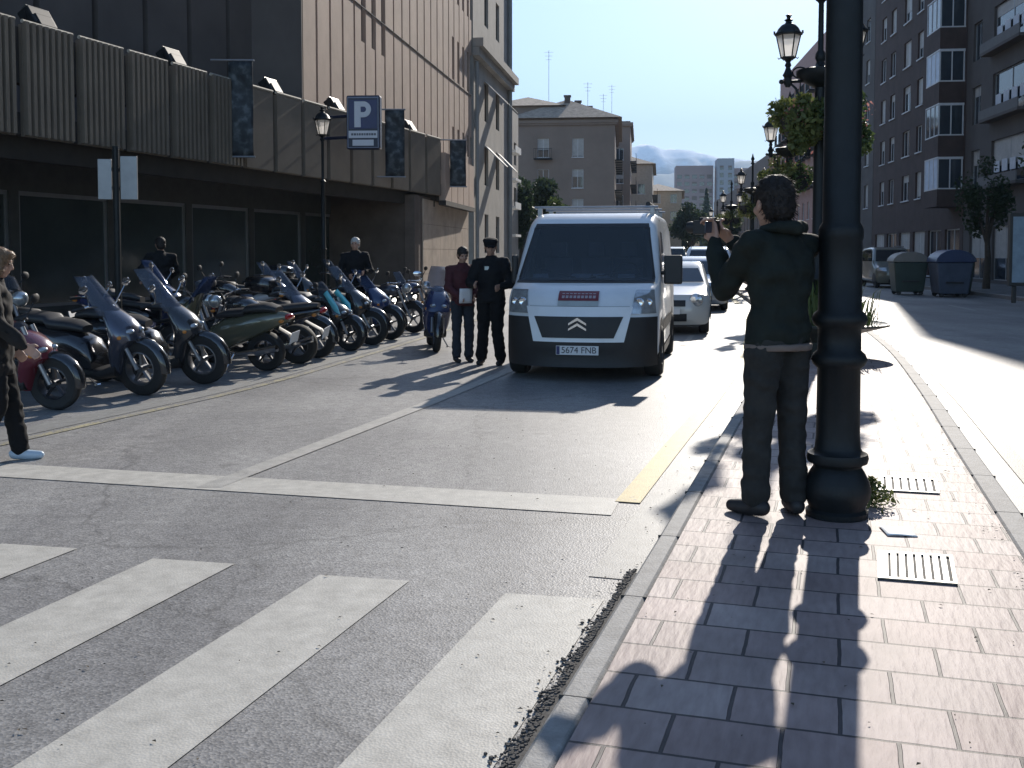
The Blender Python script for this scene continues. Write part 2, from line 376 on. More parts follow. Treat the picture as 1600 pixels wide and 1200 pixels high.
# broken asphalt crumbs along the kerb
CRM_ = mat('crumb_asphalt', (.085, .08, .074), .95, var=.6, scale=60)
mb = MB(); vs = []; n = 120
for i in range(n+1):
    y = 2.1+2.75*i/n; t = i/n
    wd = (.035+.030*noise.noise(Vector((y*5, 1, 0)))+.022*noise.noise(Vector((y*23, 5, 0))))*min(1, (1-t)*6+.05)
    a = off(MC, y, -.892); b_ = off(MC, y, -.965-max(.003, wd*.7)); vs += [(*a, .0095), (*b_, .0095)]
mb.add(vs, [(2*i, 2*i+2, 2*i+3, 2*i+1) for i in range(n)])
for i in range(1900):
    t = random.random()**1.1; y = 2.1+t*2.8
    wd = .035+.030*noise.noise(Vector((y*5, 1, 0)))
    p = off(MC, y, -.965-min(.2, abs(random.gauss(0, 1))*max(.010, wd)*.85*(1.1-t*.6)))
    r = random.uniform(.002, .0085)
    mb.ell((p[0], p[1], r*.5+.006), (r*random.uniform(.7, 1.4), r*random.uniform(.7, 1.3), r*.8), 5, 4)
tag(mb.build('gravel', CRM_, smooth=False),
    'dark crumbs of broken asphalt lying along the left median kerb', 'rubble', kind='stuff')
# ------------------------------------------------------------------ building helpers
GLASS = mat('window_glass', (.035, .045, .055), .06, var=.3, scale=.8, spec=.8)
GLASS2 = mat('shop_glass', (.045, .055, .05), .12, var=.3, scale=.5, spec=.7)
FRAMEW = mat('frame_white', (.6, .6, .6), .5, var=.1)
FRAMED = mat('frame_dark', (.05, .045, .04), .5)
FRAMEA = mat('frame_aluminium', (.3, .3, .31), .4, metal=.6)
BLIND = mat('blind_slats', (.42, .40, .37), .6, var=.15)
BLIND2 = mat('blind_brown', (.17, .12, .09), .6, var=.15)
DARK = mat('dark_interior', (.012, .012, .013), .8)
STEEL = mat('black_iron', (.010, .012, .013), .5, var=.25, scale=9, bump=.0012, bscale=60, spec=.3)
def wallmesh(mb, L, z0, z1, holes, M=Matrix(), reveal=.18, s_from=0.):
    old = mb.M; mb.M = old @ M
    ss = sorted(set([s_from, L]+[round(h[0], 3) for h in holes]+[round(h[1], 3) for h in holes]))
    zs = sorted(set([z0, z1]+[round(h[2], 3) for h in holes]+[round(h[3], 3) for h in holes]))
    for i in range(len(ss)-1):
        for j in range(len(zs)-1):
            sc, zc = (ss[i]+ss[i+1])/2, (zs[j]+zs[j+1])/2
            if any(h[0] < sc < h[1] and h[2] < zc < h[3] for h in holes): continue
            mb.add([(ss[i], 0, zs[j]), (ss[i+1], 0, zs[j]), (ss[i+1], 0, zs[j+1]), (ss[i], 0, zs[j+1])], [(0, 1, 2, 3)])
    for a, b, c, d in [h[:4] for h in holes]:
        r = reveal
        mb.add([(a, 0, c), (b, 0, c), (b, 0, d), (a, 0, d), (a, r, c), (b, r, c), (b, r, d), (a, r, d)],
               [(0, 4, 5, 1), (1, 5, 6, 2), (2, 6, 7, 3), (3, 7, 4, 0)])
    mb.M = old
def window(parent, M, a, b, c, d, kind='white', y=.12, blind=None, name='window', sill=False, bars=1):
    fm = {'white': FRAMEW, 'dark': FRAMED, 'alu': FRAMEA}[kind]
    mb = MB(); mb.M = M; t = .05 if (b-a) > .5 else .03
    mb.m = 0
    mb.box(a, a+t, y, y+.05, c, d); mb.box(b-t, b, y, y+.05, c, d)
    mb.box(a+t, b-t, y, y+.05, c, c+t); mb.box(a+t, b-t, y, y+.05, d-t, d)
    for k in range(bars):
        x = a+(b-a)*(k+1)/(bars+1); mb.box(x-t/2, x+t/2, y+.002, y+.05, c+t, d-t)
    mb.m = 1; mb.box(a+t, b-t, y+.03, y+.045, c+t, d-t)
    if blind is None: blind = random.choice([0, 0, .25, .4, .6, .95])
    if blind: mb.m = 2; mb.box(a+t+.002, b-t-.002, y+.012, y+.028, d-t-(d-c-2*t)*blind, d-t-.002)
    if sill: mb.m = 3; mb.box(a-.06, b+.06, -.07, y, c-.07, c-.002)
    return mb.build(name, [fm, GLASS, BLIND if kind != 'dark' else BLIND2, FRAMEW], parent, smooth=False, recalc=False)
def frame_at(p, ang_from_y, flip=False):
    """matrix: local x along the wall, y into the building. ang: compass angle of wall direction"""
    d = Vector((math.sin(ang_from_y), math.cos(ang_from_y), 0))
    if flip: d = -d
    return math.atan2(d.y, d.x)
def block(name, label, cat, p, rz, L, D, H, floors, m, kind='white', front=None, side_l=None, side_r=None, roof=None, z0=0, cornice=None, group=None, ww=1.1, wh=1.5, gap=2.6, base=3.6, fh=3.0, balc=None, minor=None, bars=1):
    t = thing(name, label, cat, (p[0], p[1], z0), rz, group)
    def grid_(length, n=None, lo=0, hi=99):
        n = n or max(1, int(length/gap)); out = []
        for f in range(floors):
            for k in range(n):
                c = length*(k+.5)/n; z = base+f*fh+.9
                if z+wh < H-.4: out.append((c-ww/2, c+ww/2, z, z+wh))
        return out
    faces = [('f', Matrix(), L, front), ('r', Matrix.Translation((L, 0, 0)) @ Matrix.Rotation(R(90), 4, 'Z'), D, side_r),
             ('l', Matrix.Translation((0, D, 0)) @ Matrix.Rotation(R(-90), 4, 'Z'), D, side_l), ('b', Matrix.Translation((L, D, 0)) @ Matrix.Rotation(R(180), 4, 'Z'), L, None)]
    mb = MB()
    for k, M, ln, spec in faces:
        holes = [] if spec is None else (grid_(ln) if spec == 'grid' else spec)
        wallmesh(mb, ln, 0, H, holes, M)
        for h in holes:
            window(t, M, *h[:4], kind, sill=(kind == 'white' and ln < 40), bars=bars)
            if balc and (h[2]-base-.9) >= 0 and balc(h, k):
                bm_ = MB(); bm_.M = M; a, b, c, d = h[:4]
                bm_.box(a-.35, b+.35, -.75, -.002, c-.25, c-.12)
                for x in [a-.32+i*(b-a+.64)/10 for i in range(11)]: bm_.box(x-.012, x+.012, -.74, -.715, c-.12, c+.8)
                bm_.box(a-.35, b+.35, -.755, -.70, c+.8, c+.84)
                bm_.build('balcony', STEEL, t, smooth=False)
    mb.box(.05, L-.05, .05, D-.05, H-.3, H-.01)
    mb.m = 0
    mb.build('wall', m, t, smooth=False, recalc=False)
    if cornice:
        for z in cornice:
            c = MB(); c.box(-.35, L+.35, -.35, -.003, z, z+.3); c.box(-.22, L+.22, -.22, -.003, z-.18, z-.003)
            c.box(L+.003, L+.35, .001, D, z, z+.3); c.box(L+.003, L+.22, .001, D, z-.18, z-.003)
            c.build('cornice', m, t, smooth=False)
    if roof:
        h, mr, ov = roof
        r = MB(); ins = min(L, D)/2
        e = [(-ov, -ov, H), (L+ov, -ov, H), (L+ov, D+ov, H), (-ov, D+ov, H)]
        if L > D: rg = [(ins, D/2, H+h), (L-ins, D/2, H+h)]; fs = [(0, 1, 5, 4), (1, 2, 5), (2, 3, 4, 5), (3, 0, 4), (3, 2, 1, 0)]
        else: rg = [(L/2, ins, H+h), (L/2, D-ins, H+h)]; fs = [(0, 1, 4), (1, 2, 5, 4), (2, 3, 5), (3, 0, 4, 5), (3, 2, 1, 0)]
        r.add(e+rg, fs); r.build('roof', mr, t, smooth=False)
    return t
TILE = mat('roof_tiles', (.34, .26, .19), .85, var=.35, scale=2.5, bump=.03, bscale=6)
# ------------------------------------------------------------------ the long office block on the left (canopy, ribbed panels, tan upper wall)
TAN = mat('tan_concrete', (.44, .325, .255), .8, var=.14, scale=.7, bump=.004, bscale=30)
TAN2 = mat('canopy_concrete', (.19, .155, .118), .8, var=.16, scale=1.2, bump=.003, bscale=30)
GRV = mat('groove_concrete', (.09, .07, .055), .9, var=.2)
DKW = mat('shaded_slab_wall', (.13, .108, .096), .85, var=.2, scale=.5)  # slab colour darkened for the shadow these walls stand in
BRN = mat('brown_stone', (.12, .09, .072), .7, var=.25, scale=1.5)
AC = R(17.5)                                       # direction of the canopy line
def canX(Y, back=0.): return -7.66+.3153*(Y-15.8)-back/math.cos(AC)
B = thing('office_building', 'long tan concrete office block with ribbed canopy over the parked motorcycles', 'building', (canX(10), 10, 0), frame_at(None, AC))
def toL(x, y):                                      # world -> local of B
    v = Matrix.Rotation(-B.rotation_euler.z, 3, 'Z') @ Vector((x-B.location.x, y-B.location.y, 0)); return v.x, v.y
def rel(p, ang):                                    # matrix of a wall plane starting at world p going along compass angle ang, in B's frame
    lx, ly = toL(*p); return Matrix.Translation((lx, ly, 0)) @ Matrix.Rotation(frame_at(None, ang)-B.rotation_euler.z, 4, 'Z')
LC = (33.3-10)/math.cos(AC)                         # canopy A length
# slab of the canopy and its lower beam
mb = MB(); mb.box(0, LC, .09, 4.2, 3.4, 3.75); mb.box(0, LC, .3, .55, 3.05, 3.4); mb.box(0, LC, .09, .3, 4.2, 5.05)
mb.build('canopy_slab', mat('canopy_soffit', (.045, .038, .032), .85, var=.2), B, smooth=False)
pitch = 1.262; s = -.05+((16.38-10)/math.cos(AC)) % pitch - pitch; k = 0
while s < LC:
    a, b_ = max(0, s+.03), min(LC, s+pitch-.13)
    if b_-a > .3:
        mb = MB(); uu = 1320-1320*15.8/(10+s*math.cos(AC)) if s > 0 else -400
        mb.box(a, b_, .03, .088, 3.38, 5.09)
        if uu < 385:
            n = 8; wd = (b_-a)/n
            for i in range(n): mb.box(a+i*wd+.012, a+i*wd+wd*.58, -.05, .0299, 3.40, 5.13)
        else: mb.box(a+.01, b_-.01, .0, .0299, 3.40, 5.10)
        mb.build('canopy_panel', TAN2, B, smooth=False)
        mb = MB(); mb.tube([(a, .02, 5.135), (b_, .02, 5.135)], .032, 8); mb.build('lit_top_edge', mat('top_edge_pale', (.42, .38, .31), .7, var=.3, scale=9), B)  # tube added in a paler tone to draw the sunlit top edge
    s += pitch
# canopy B: end section in the sun
AB = R(7.3); MB_ = rel((-2.10, 33.35), AB); L2 = 5.6
mb = MB(); mb.M = MB_; mb.box(0, L2, .06, 3.5, 3.1, 4.9); mb.build('canopy_end_block', mat('canopy_soffit'), B, smooth=False) if False else None
for k in range(5):
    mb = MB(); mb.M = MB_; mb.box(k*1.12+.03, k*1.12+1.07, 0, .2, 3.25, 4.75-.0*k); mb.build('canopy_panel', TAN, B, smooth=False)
mb = MB(); mb.M = MB_; mb.box(0, L2, .2, 3.2, 3.25, 3.5); mb.box(-.02, L2+.02, -.03, .2, 3.1, 3.247); mb.build('canopy_slab', MATS['canopy_soffit'], B, smooth=False)
# ground-floor wall under the canopy with shop windows
GW = 2.7
MG = Matrix.Translation((0, GW, 0)); LG = (34.6-10)/math.cos(AC)
holes = []; s = 1.2
while s < LG-3: holes.append((s, s+2.5, .55, 2.75)); s += 2.75
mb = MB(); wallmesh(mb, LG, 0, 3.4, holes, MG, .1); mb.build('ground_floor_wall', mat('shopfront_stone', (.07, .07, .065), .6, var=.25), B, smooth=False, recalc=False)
for i, h in enumerate(holes):
    mb = MB(); mb.M = MG; a, b_, c, d = h
    for q in ((a, a+.06, c, d), (b_-.06, b_, c, d)): mb.box(q[0], q[1], .03, .1, q[2], q[3])
    mb.box(a+.06, b_-.06, .03, .1, d-.08, d); mb.box(a+.06, b_-.06, .03, .1, c, c+.06)
    mb.m = 1; mb.box(a+.06, b_-.06, .06, .075, c+.06, d-.08)
    mb.build('shop_window', [FRAMEA, GLASS2], B, smooth=False)
mb = MB(); mb.M = MG; mb.box(6.6, 8.3, -.06, -.003, .02, 2.5); mb.m = 1; mb.box(6.7, 8.2, -.075, -.061, .1, 2.42)
mb.build('door', [FRAMED, DARK], B, smooth=False)
# brown return wall and the sunlit stone pier under canopy B
PB = (-2.85, 31.0); MP = rel(PB, AC+R(-90)); mb = MB()
mb.M = MP; mb.box(0, 4.2, -.3, -.003, .0, 3.3); mb.M = rel((PB[0]+.0, PB[1]), R(8.6)); mb.box(0, 8.2, 0, .3, 0, 3.3)
mb.build('return_wall', BRN, B, smooth=False)
STN = mat('sandstone_cladding', (.42, .33, .255), .8, var=.2, scale=1.6)
mb = MB(); mb.M = rel(PB, R(8.6))
for k in range(6):
    for j in range(4): mb.box(.9+k*1.2, .9+k*1.2+1.185, -.04, -.002, .2+j*.76, .2+j*.76+.75)
mb.build('stone_cladding', STN, B, smooth=False)
mb = MB(); mb.M = rel((-3.0, 31.5), R(8.6)); mb.box(-.05, .55, -.10, -.045, .14, 2.9); mb.build('door', DARK, B, smooth=False)
# recessed upper wall with vertical joints, and end wall of the tan volume; shade put into their colour
PE = (-5.12, 26.0); AT = R(8.3)
MR = rel((-6.32-.3153*(26.25-6), 6), AC); LR = 20.25/math.cos(AC)
mb = MB(); mb.M = MR; s = 0
while s < LR-.1:
    mb.box(s, min(LR, s+1.38), 0, .2, 4.0, 21.5); s += 1.55
mb.m = 1; mb.box(0, LR, .2, .6, 3.9, 21.6)
mb.build('recessed_wall', [DKW, mat('joint_black', (.03, .028, .026), .9)], B, smooth=False)
# tan facade
MT = rel(PE, AT); LT = 22.7; PT = 1.10
mb = MB(); mb.M = MT; mb.m = 0
slits = {}
for k in (4, 5, 6): slits.setdefault(k, []).append((7.75, 10.9))
for k in (16, 17, 18, 19, 20): slits.setdefault(k, []).extend([(8.8, 10.55), (5.9, 6.85), (12.1, 13.9)])
for k in (11, 12, 13): slits.setdefault(k, []).append((15.0, 17.0))
k = 0; s = .03; wins = []
while s < LT-.3:
    a, b_ = s+.08, min(LT, s+PT-.08)
    zs = sorted(slits.get(k, []))
    if zs:
        wa = b_-.34; z = 4.0
        mb.box(a, wa-.002, 0, .16, 4.0, 22)
        for (c, d) in zs: mb.box(wa, b_, 0, .16, z, c); z = d; wins.append((wa, b_, c, d))
        mb.box(wa, b_, 0, .16, z, 22)
    else:
        mb.box(a, b_, 0, .16, 4.0, 22)
    s += PT; k += 1
mb.m = 1; mb.box(0.0, LT, .16, 5, 3.9, 22.05)
mb.m = 2; mb.box(-.06, -.002, -.02, 4.9, 4.0, 22)  # end wall of the tan volume, its unlit side painted darker
mb.build('upper_wall', [TAN, GRV, DKW], B, smooth=False)
for a, b_, c, d in wins:
    q = MB(); q.M = MT; q.m = 0; q.box(a+.01, b_+.09, .1, .158, c, d); q.m = 1; q.box(a+.012, a+.05, .07, .0999, c, d)
    q.build('window', [GLASS, FRAMED], B, smooth=False)
q = MB(); q.M = MT; q.tube([(2.5, -.02, 8.75), (LT-.2, -.02, 8.7)], .018, 6); q.build('cable', STEEL, B)
# ------------------------------------------------------------------ things on the canopy
LM = mat('lamp_metal', (.012, .012, .012), .6); LB = mat('lamp_bright', (.75, .75, .72), .3)
def floodlight(Y, up, lab):
    x = canX(Y, .5); t = thing('floodlight', lab, 'floodlight', (x, Y, 5.05), frame_at(None, AC), 'floodlights along the canopy edge')
    mb = MB(); mb.obox((0, 0, .30), (.50, .24, .34), (R(-32), 0, R(0))); mb.obox((0, -.1, .24), (.38, .18, .24), (R(-32), 0, 0))
    mb.build('housing', LM, t, smooth=False, bevel=.02)
    mb = MB(); mb.obox((.0, .04, .475), (.52, .10, .015), (R(-32+0), 0, 0)); mb.build('visor', mat('visor_metal', (.16, .16, .15), .4, metal=.4), t, smooth=False)
    mb = MB(); mb.box(-.3, -.27, -.02, .02, 0, .4); mb.box(.27, .3, -.02, .02, 0, .4); mb.box(-.3, .3, -.03, .03, 0, .03); mb.build('bracket', LM, t, smooth=False)
floodlight(17.35, 0, 'dark floodlight on the canopy edge, nearest to the camera')
floodlight(20.75, 0, 'dark floodlight on the canopy edge, just left of the first hanging banner')
floodlight(24.3, 0, 'dark floodlight on the canopy edge, below the corner of the sunlit tan wall')
floodlight(27.3, 0, 'small dark floodlight behind the top of the parking sign')
floodlight(31.9, 0, 'dark floodlight on the canopy edge, right of the second hanging banner')
def banner(Y, z0, z1, wd, lab, ang=None, p=None):
    x, y = p or (canX(Y)+.25, Y)
    t = thing('hanging_banner', lab, 'banner', (x, y, 0), frame_at(None, AC if ang is None else ang), 'banners hanging on the office block')
    m, N, L, b = node_mat('banner_print_%d' % len(MATS))
    tc = N.new('ShaderNodeTexCoord'); v = N.new('ShaderNodeTexNoise'); v.inputs['Scale'].default_value = 5.5; v.inputs['Detail'].default_value = 5
    L.new(tc.outputs['Object'], v.inputs['Vector'])
    r = N.new('ShaderNodeValToRGB'); e = r.color_ramp.elements; e[0].position = .35; e[0].color = (.012, .014, .018, 1); e[1].position = .75; e[1].color = (.15, .17, .18, 1)
    e.new(.52).color = (.03, .038, .045, 1)
    L.new(v.outputs['Fac'], r.inputs[0]); L.new(r.outputs[0], b.inputs['Base Color']); b.inputs['Roughness'].default_value = .6
    mb = MB(); mb.grid(lambda u, w_: (wd*(u-.5), .03*math.sin(w_*9+u*3), z0+(z1-z0)*w_), 6, 14)
    o = mb.build('cloth', m, t, recalc=False); s_ = o.modifiers.new('s', 'SOLIDIFY'); s_.thickness = .01
    for z_ in (z1+.02, z0-.02):
        mb = MB(); mb.tube([(-wd/2-.35, 0, z_), (wd/2+.03, 0, z_)], .022, 8); mb.build('rail', FRAMEA, t)
banner(21.9, 3.58, 5.5, .50, 'dark printed banner hanging on the ribbed canopy, left of the street lamp', ang=R(88), p=(-5.55, 21.8))
banner(30.4, 3.66, 5.42, .52, 'dark printed banner hanging just right of the parking sign', ang=R(88), p=(-3.15, 28.6))
banner(0, 3.75, 5.2, .52, 'small slanting dark banner on the sunlit end of the canopy', ang=R(80), p=(-1.74, 34.2))
# ------------------------------------------------------------------ parking sign (hung from the canopy, faces the camera)
t = thing('parking_sign', 'blue boxed parking sign with white letter P and two white plates', 'sign', (-3.50, 25.0, 0), R(-4))
BLUE = mat('sign_blue', (.015, .022, .11), .35, var=.15); SWH = mat('sign_white', (.62, .62, .66), .4, var=.05); NAVY = mat('sign_edge', (.02, .024, .05), .4)
mb = MB(); zc = 4.63; hh = .6; ww = .40
mb.box(-ww, ww, 0, .28, zc-hh, zc+hh+.06); mb.build('box_body', NAVY, t, smooth=False, bevel=.04)
mb = MB()
for q in ((-ww+.03, ww-.03, zc+hh-.01, zc+hh+.02), (-ww+.03, ww-.03, zc-hh+.03, zc-hh+.045), (-ww+.03, -ww+.05, zc-hh+.045, zc+hh-.01), (ww-.05, ww-.03, zc-hh+.045, zc+hh-.01)):
    mb.box(q[0], q[1], -.012, -.002, q[2], q[3])
mb.build('rim', mat('sign_rim', (.2, .22, .3), .4), t, smooth=False)
mb = MB(); mb.box(-.33, .33, -.01, -.002, zc-.12, zc+.55); mb.build('blue_field', BLUE, t, smooth=False)
mb = MB(); y0, y1 = -.03, -.0105                       # letter P with a round bowl
mb.box(-.2, -.05, y0, y1, zc-.09, zc+.51)
zt, zb = zc+.51, zc+.14; zm = (zt+zb)/2; ro, ri = (zt-zb)/2, (zt-zb)/2-.12
n = 14; x0 = .02
ou = [(-.05, zt)]+[(x0+ro*math.cos(a)*.95, zm+ro*math.sin(a)) for a in [math.pi/2-math.pi*i/n for i in range(n+1)]]+[(-.05, zb)]
inn = [(-.05, zm+ri)]+[(x0+ri*math.cos(a)*.95, zm+ri*math.sin(a)) for a in [math.pi/2-math.pi*i/n for i in range(n+1)]]+[(-.05, zm-ri)]
vs = []
for y_ in (y0, y1): vs += [(x, y_, z) for x, z in ou]+[(x, y_, z) for x, z in inn]
K = len(ou); fs = []
for i in range(K-1): fs += [(i, i+1, K+i+1, K+i), (2*K+i, 3*K+i, 3*K+i+1, 2*K+i+1), (i, 2*K+i, 2*K+i+1, i+1), (K+i, K+i+1, 3*K+i+1, 3*K+i)]
mb.add(vs, fs); mb.build('letter_p', SWH, t, smooth=False)
for j, (za, zb_, wd) in enumerate(((zc-.34, zc-.17, .37), (zc-.52, zc-.38, .28))):
    mb = MB(); mb.m = 0; mb.box(-wd+.03, wd-.03, -.014, -.002, za, zb_); mb.m = 1
    if j == 0:
        x = -.28
        while x < .27:
            l = random.uniform(.03, .055); mb.box(x, x+l, -.018, -.0145, za+.06, za+.11); x += l+.014
    mb.build('plate', [SWH, mat('sign_text', (.12, .12, .14), .5)], t, smooth=False)
mb = MB(); mb.tube([(-.3, .14, zc+.2), (-1.2, .5, zc+.2)], .04, 8); mb.tube([(-.3, .14, zc-.3), (-1.2, .5, zc-.3)], .04, 8); mb.box(-1.24, -1.15, .42, .58, zc-.36, zc+.26); mb.build('bracket', NAVY, t)
# ------------------------------------------------------------------ grey building with cornice and awnings beyond
GRY = mat('grey_render', (.36, .335, .30), .85, var=.16, scale=.8)
A2 = R(8.5); h2 = []
for s in (3.0, 6.4):
    for z in (1.6, 4.9, 8.0, 12.6, 15.7, 18.8): h2.append((s, s+1.1, z, z+1.9))
t = block('grey_building', 'grey rendered building with cornice and awnings beyond the tan block', 'building', (-1.78, 48.7), frame_at(None, A2), 10.8, 12, 26, 0, GRY, kind='dark', front=h2)
mb = MB()
for z, o_ in ((11.0, .5), (10.6, .3)): mb.box(-.1, 10.8+o_, -o_, -.003, z, z+.38); mb.box(10.8+.003, 10.8+o_, 0, 6, z, z+.38)
mb.build('cornice', GRY, t, smooth=False)
mb = MB(); mb.tube([(.35, -.12, .2), (.35, -.12, 10.4)], .09, 8); mb.tube([(10.5, -.12, .2), (10.5, -.12, 25)], .12, 8)
mb.build('drain_pipe', mat('pipe_grey', (.3, .3, .29), .5), t)
for s in (3.55, 6.95):
    for z in (4.9, 8.0):
        mb = MB(); mb.grid(lambda u, v: (s-.65+1.3*u, -.02-.95*v, z+1.9-.95*v), 2, 4)
        o = mb.build('awning', mat('awning_cloth', (.62, .6, .56), .8), t, recalc=False); o.modifiers.new('s', 'SOLIDIFY').thickness = .02
# sliver of a building with white balconies
t = block('balcony_building', 'pale building with white balcony slabs squeezed behind the grey building', 'building', (-.9, 64), frame_at(None, A2), 9, 10, 11, 3, GRY, kind='dark', front='grid')
for f in (0, 1, 2, 3):
    mb = MB(); mb.box(.3, 2.6, -1.1, -.003, 2.6+f*1.7, 2.75+f*1.7); mb.box(.3, 2.6, -1.1, -1.04, 2.75+f*1.7, 3.0+f*1.7) if f % 2 else None
    mb.build('balcony', mat('white_slab', (.7, .7, .68), .7), t, smooth=False)
# ------------------------------------------------------------------ big hip-roofed corner building in the distance
PAL = mat('pale_plaster', (.26, .20, .16), .85, var=.14, scale=.35)
f2 = []
for s in (2.4, 5.9): 
    for z in (2.0, 5.2, 8.2, 11.3): f2.append((s, s+1.15, z, z+1.9))
s2 = [(s, s+1.1, z, z+1.9) for s in (2, 5, 8, 11, 14, 17, 20) for z in (2.0, 5.2, 8.2, 11.3)]
t = block('corner_building', 'large plaster corner building with hipped tile roof and chimneys', 'building', (.2, 108), R(-6), 10.2, 23, 15.2, 0, PAL, kind='white', front=f2, side_r=s2,
          roof=(2.6, TILE, .7), cornice=(14.7,), balc=lambda h, k: (k == 'r' and h[2] > 4) or (h[0] < 3 and h[2] > 4))
for x, y in ((5.2, 4.2), (6.2, 7), (7.3, 10), (8.2, 14)):
    mb = MB(); mb.box(x-.3, x+.3, y-.3, y+.3, 15.6, 18.2-.06*y); mb.box(x-.38, x+.38, y-.38, y+.38, 18.2-.06*y, 18.35-.06*y); mb.build('chimney', BRN, t, smooth=False)
mb = MB(); mb.box(-3.0, 4.6, 3, 12, 15.2, 16.9); mb.build('attic', PAL, t, smooth=False)
r = MB(); r.add([(-3.5, 2.5, 16.9), (5.1, 2.5, 16.9), (5.1, 12.5, 16.9), (-3.5, 12.5, 16.9), (.8, 7, 18.4), (.8, 8, 18.4)], [(0, 1, 4), (1, 2, 5, 4), (2, 3, 5), (3, 0, 4, 5), (3, 2, 1, 0)]); r.build('attic_roof', TILE, t, smooth=False)
t = block('terrace_building', 'tall narrow terrace with flat cornice behind the corner building', 'building', (9.5, 136), R(-7), 5.6, 20, 18.4, 5, PAL, kind='white', side_r='grid', front='grid', cornice=(17.9,), balc=lambda h, k: k == 'r')
t = block('terrace_building', 'lower tan terrace building stepping down the left side of the far street', 'building', (14.6, 160), R(-8), 6.5, 24, 15, 4, mat('tan_far', (.42, .35, .27), .85, var=.15), kind='white', side_r='grid', front='grid', roof=(1.4, TILE, .5), balc=lambda h, k: k == 'r')
t = block('terrace_building', 'sunlit ochre terrace building with red roof before the tower blocks', 'building', (21.5, 188), R(-9), 8.5, 28, 12.6, 3, mat('ochre_far', (.52, .40, .27), .85, var=.15), kind='white', side_r='grid', front='grid', roof=(1.5, TILE, .5))
t = block('terrace_building', 'low ochre house farthest down the left side of the street', 'building', (33, 235), R(-9), 8.5, 28, 10.5, 3, MATS['ochre_far'], kind='white', side_r='grid', front='grid', roof=(1.5, TILE, .5))
# tower blocks
TW = mat('tower_pink', (.34, .25, .235), .85, var=.1); TW2 = mat('tower_grey', (.33, .34, .37), .85, var=.1)
block('tower_block', 'wide pinkish high-rise block under the mountains', 'tower block', (71, 460), R(-6), 16, 14, 39.5, 11, TW, kind='dark', front='grid', gap=3.2, base=2, fh=3.1, ww=2.1, wh=1.7)
block('tower_block', 'middle grey high-rise block with stepped top under the mountains', 'tower block', (87.5, 452), R(-6), 7, 14, 42, 12, TW2, kind='dark', front='grid', gap=2.4, base=2, fh=3.1, ww=1.6, wh=1.9)
block('tower_block', 'right-hand pinkish high-rise block, lower than its neighbours', 'tower block', (95, 458), R(-6), 9, 14, 38.3, 11, TW, kind='dark', front='grid', gap=3, base=2, fh=3.1, ww=2, wh=1.7)
# ------------------------------------------------------------------ right side of the street
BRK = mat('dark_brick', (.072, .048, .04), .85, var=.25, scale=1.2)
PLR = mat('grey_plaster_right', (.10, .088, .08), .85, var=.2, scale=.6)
def RX(Y): return 17.6+.1086*Y
AR = math.atan(.1086)
def right_block(name, label, y0, y1, H, m, holes, kind, **kw):
    L = (y1-y0)/math.cos(AR)
    return block(name, label, 'building', (RX(y1), y1), frame_at(None, AR, True), L, 13, H, 0, m, kind=kind, front=holes, **kw), L
# s = distance from far end
h = [(s, s+1.5, z, z+1.7) for s in [1.5+3.1*i for i in range(13)] for z in (4.9, 7.9, 10.9, 13.9)]
t, L = right_block('right_apartment_building', 'unseen dark plaster building, added for its shade at the near right end', 2, 43.9, 30, PLR, h, 'white')  # out of view, put in to cast shade on the right side
t.name = 'apartment_building'
h = []
for z in (4.9, 8.1, 11.3, 14.5, 17.7, 20.9):
    h += [(1.0, 2.3, z, z+1.9), (4.0, 8.6, z, z+2.1), (9.6, 10.8, z, z+1.9)]
h += [(1, 3.6, .3, 2.9), (4.4, 7.6, .3, 2.9), (8.2, 10.6, .3, 2.9)]
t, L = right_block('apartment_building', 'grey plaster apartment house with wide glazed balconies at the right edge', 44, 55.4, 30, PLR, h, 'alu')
for z in (4.7, 7.9, 11.1, 14.3, 17.5):
    mb = MB(); mb.box(3.7, 8.9, -.55, -.003, z-.02, z+.12); mb.m = 1; mb.box(3.7, 8.9, -.55, -.5, z+.12, z+.55); mb.build('balcony', [PLR, mat('parapet', (.15, .145, .14), .8, var=.1)], t, smooth=False)
    mb = MB()
    for i in range(4): mb.box(4.3+i*1.05, 4.3+i*1.05+.7, .05, .08, z+.75, z+1.25+.1*random.random())
    mb.build('curtain', mat('curtain_white', (.6, .62, .66), .7), t, smooth=False)
h = []; L = (76-55.5)/math.cos(AR)
for z in (4.9, 7.7, 10.5, 13.3, 16.1, 18.9, 21.7):
    for s in (2.0, 4.6, 8.0, 11.2, 14.6): h.append((s, s+(1.3 if s != 8.0 else 1.7), z, z+1.6))
h += [(1+3.3*i, 3.6+3.3*i, .3, 2.9) for i in range(6)]
t, L = right_block('apartment_building', 'dark brick apartment building with white glazed bay windows', 55.5, 76, 30, BRK, h, 'white')
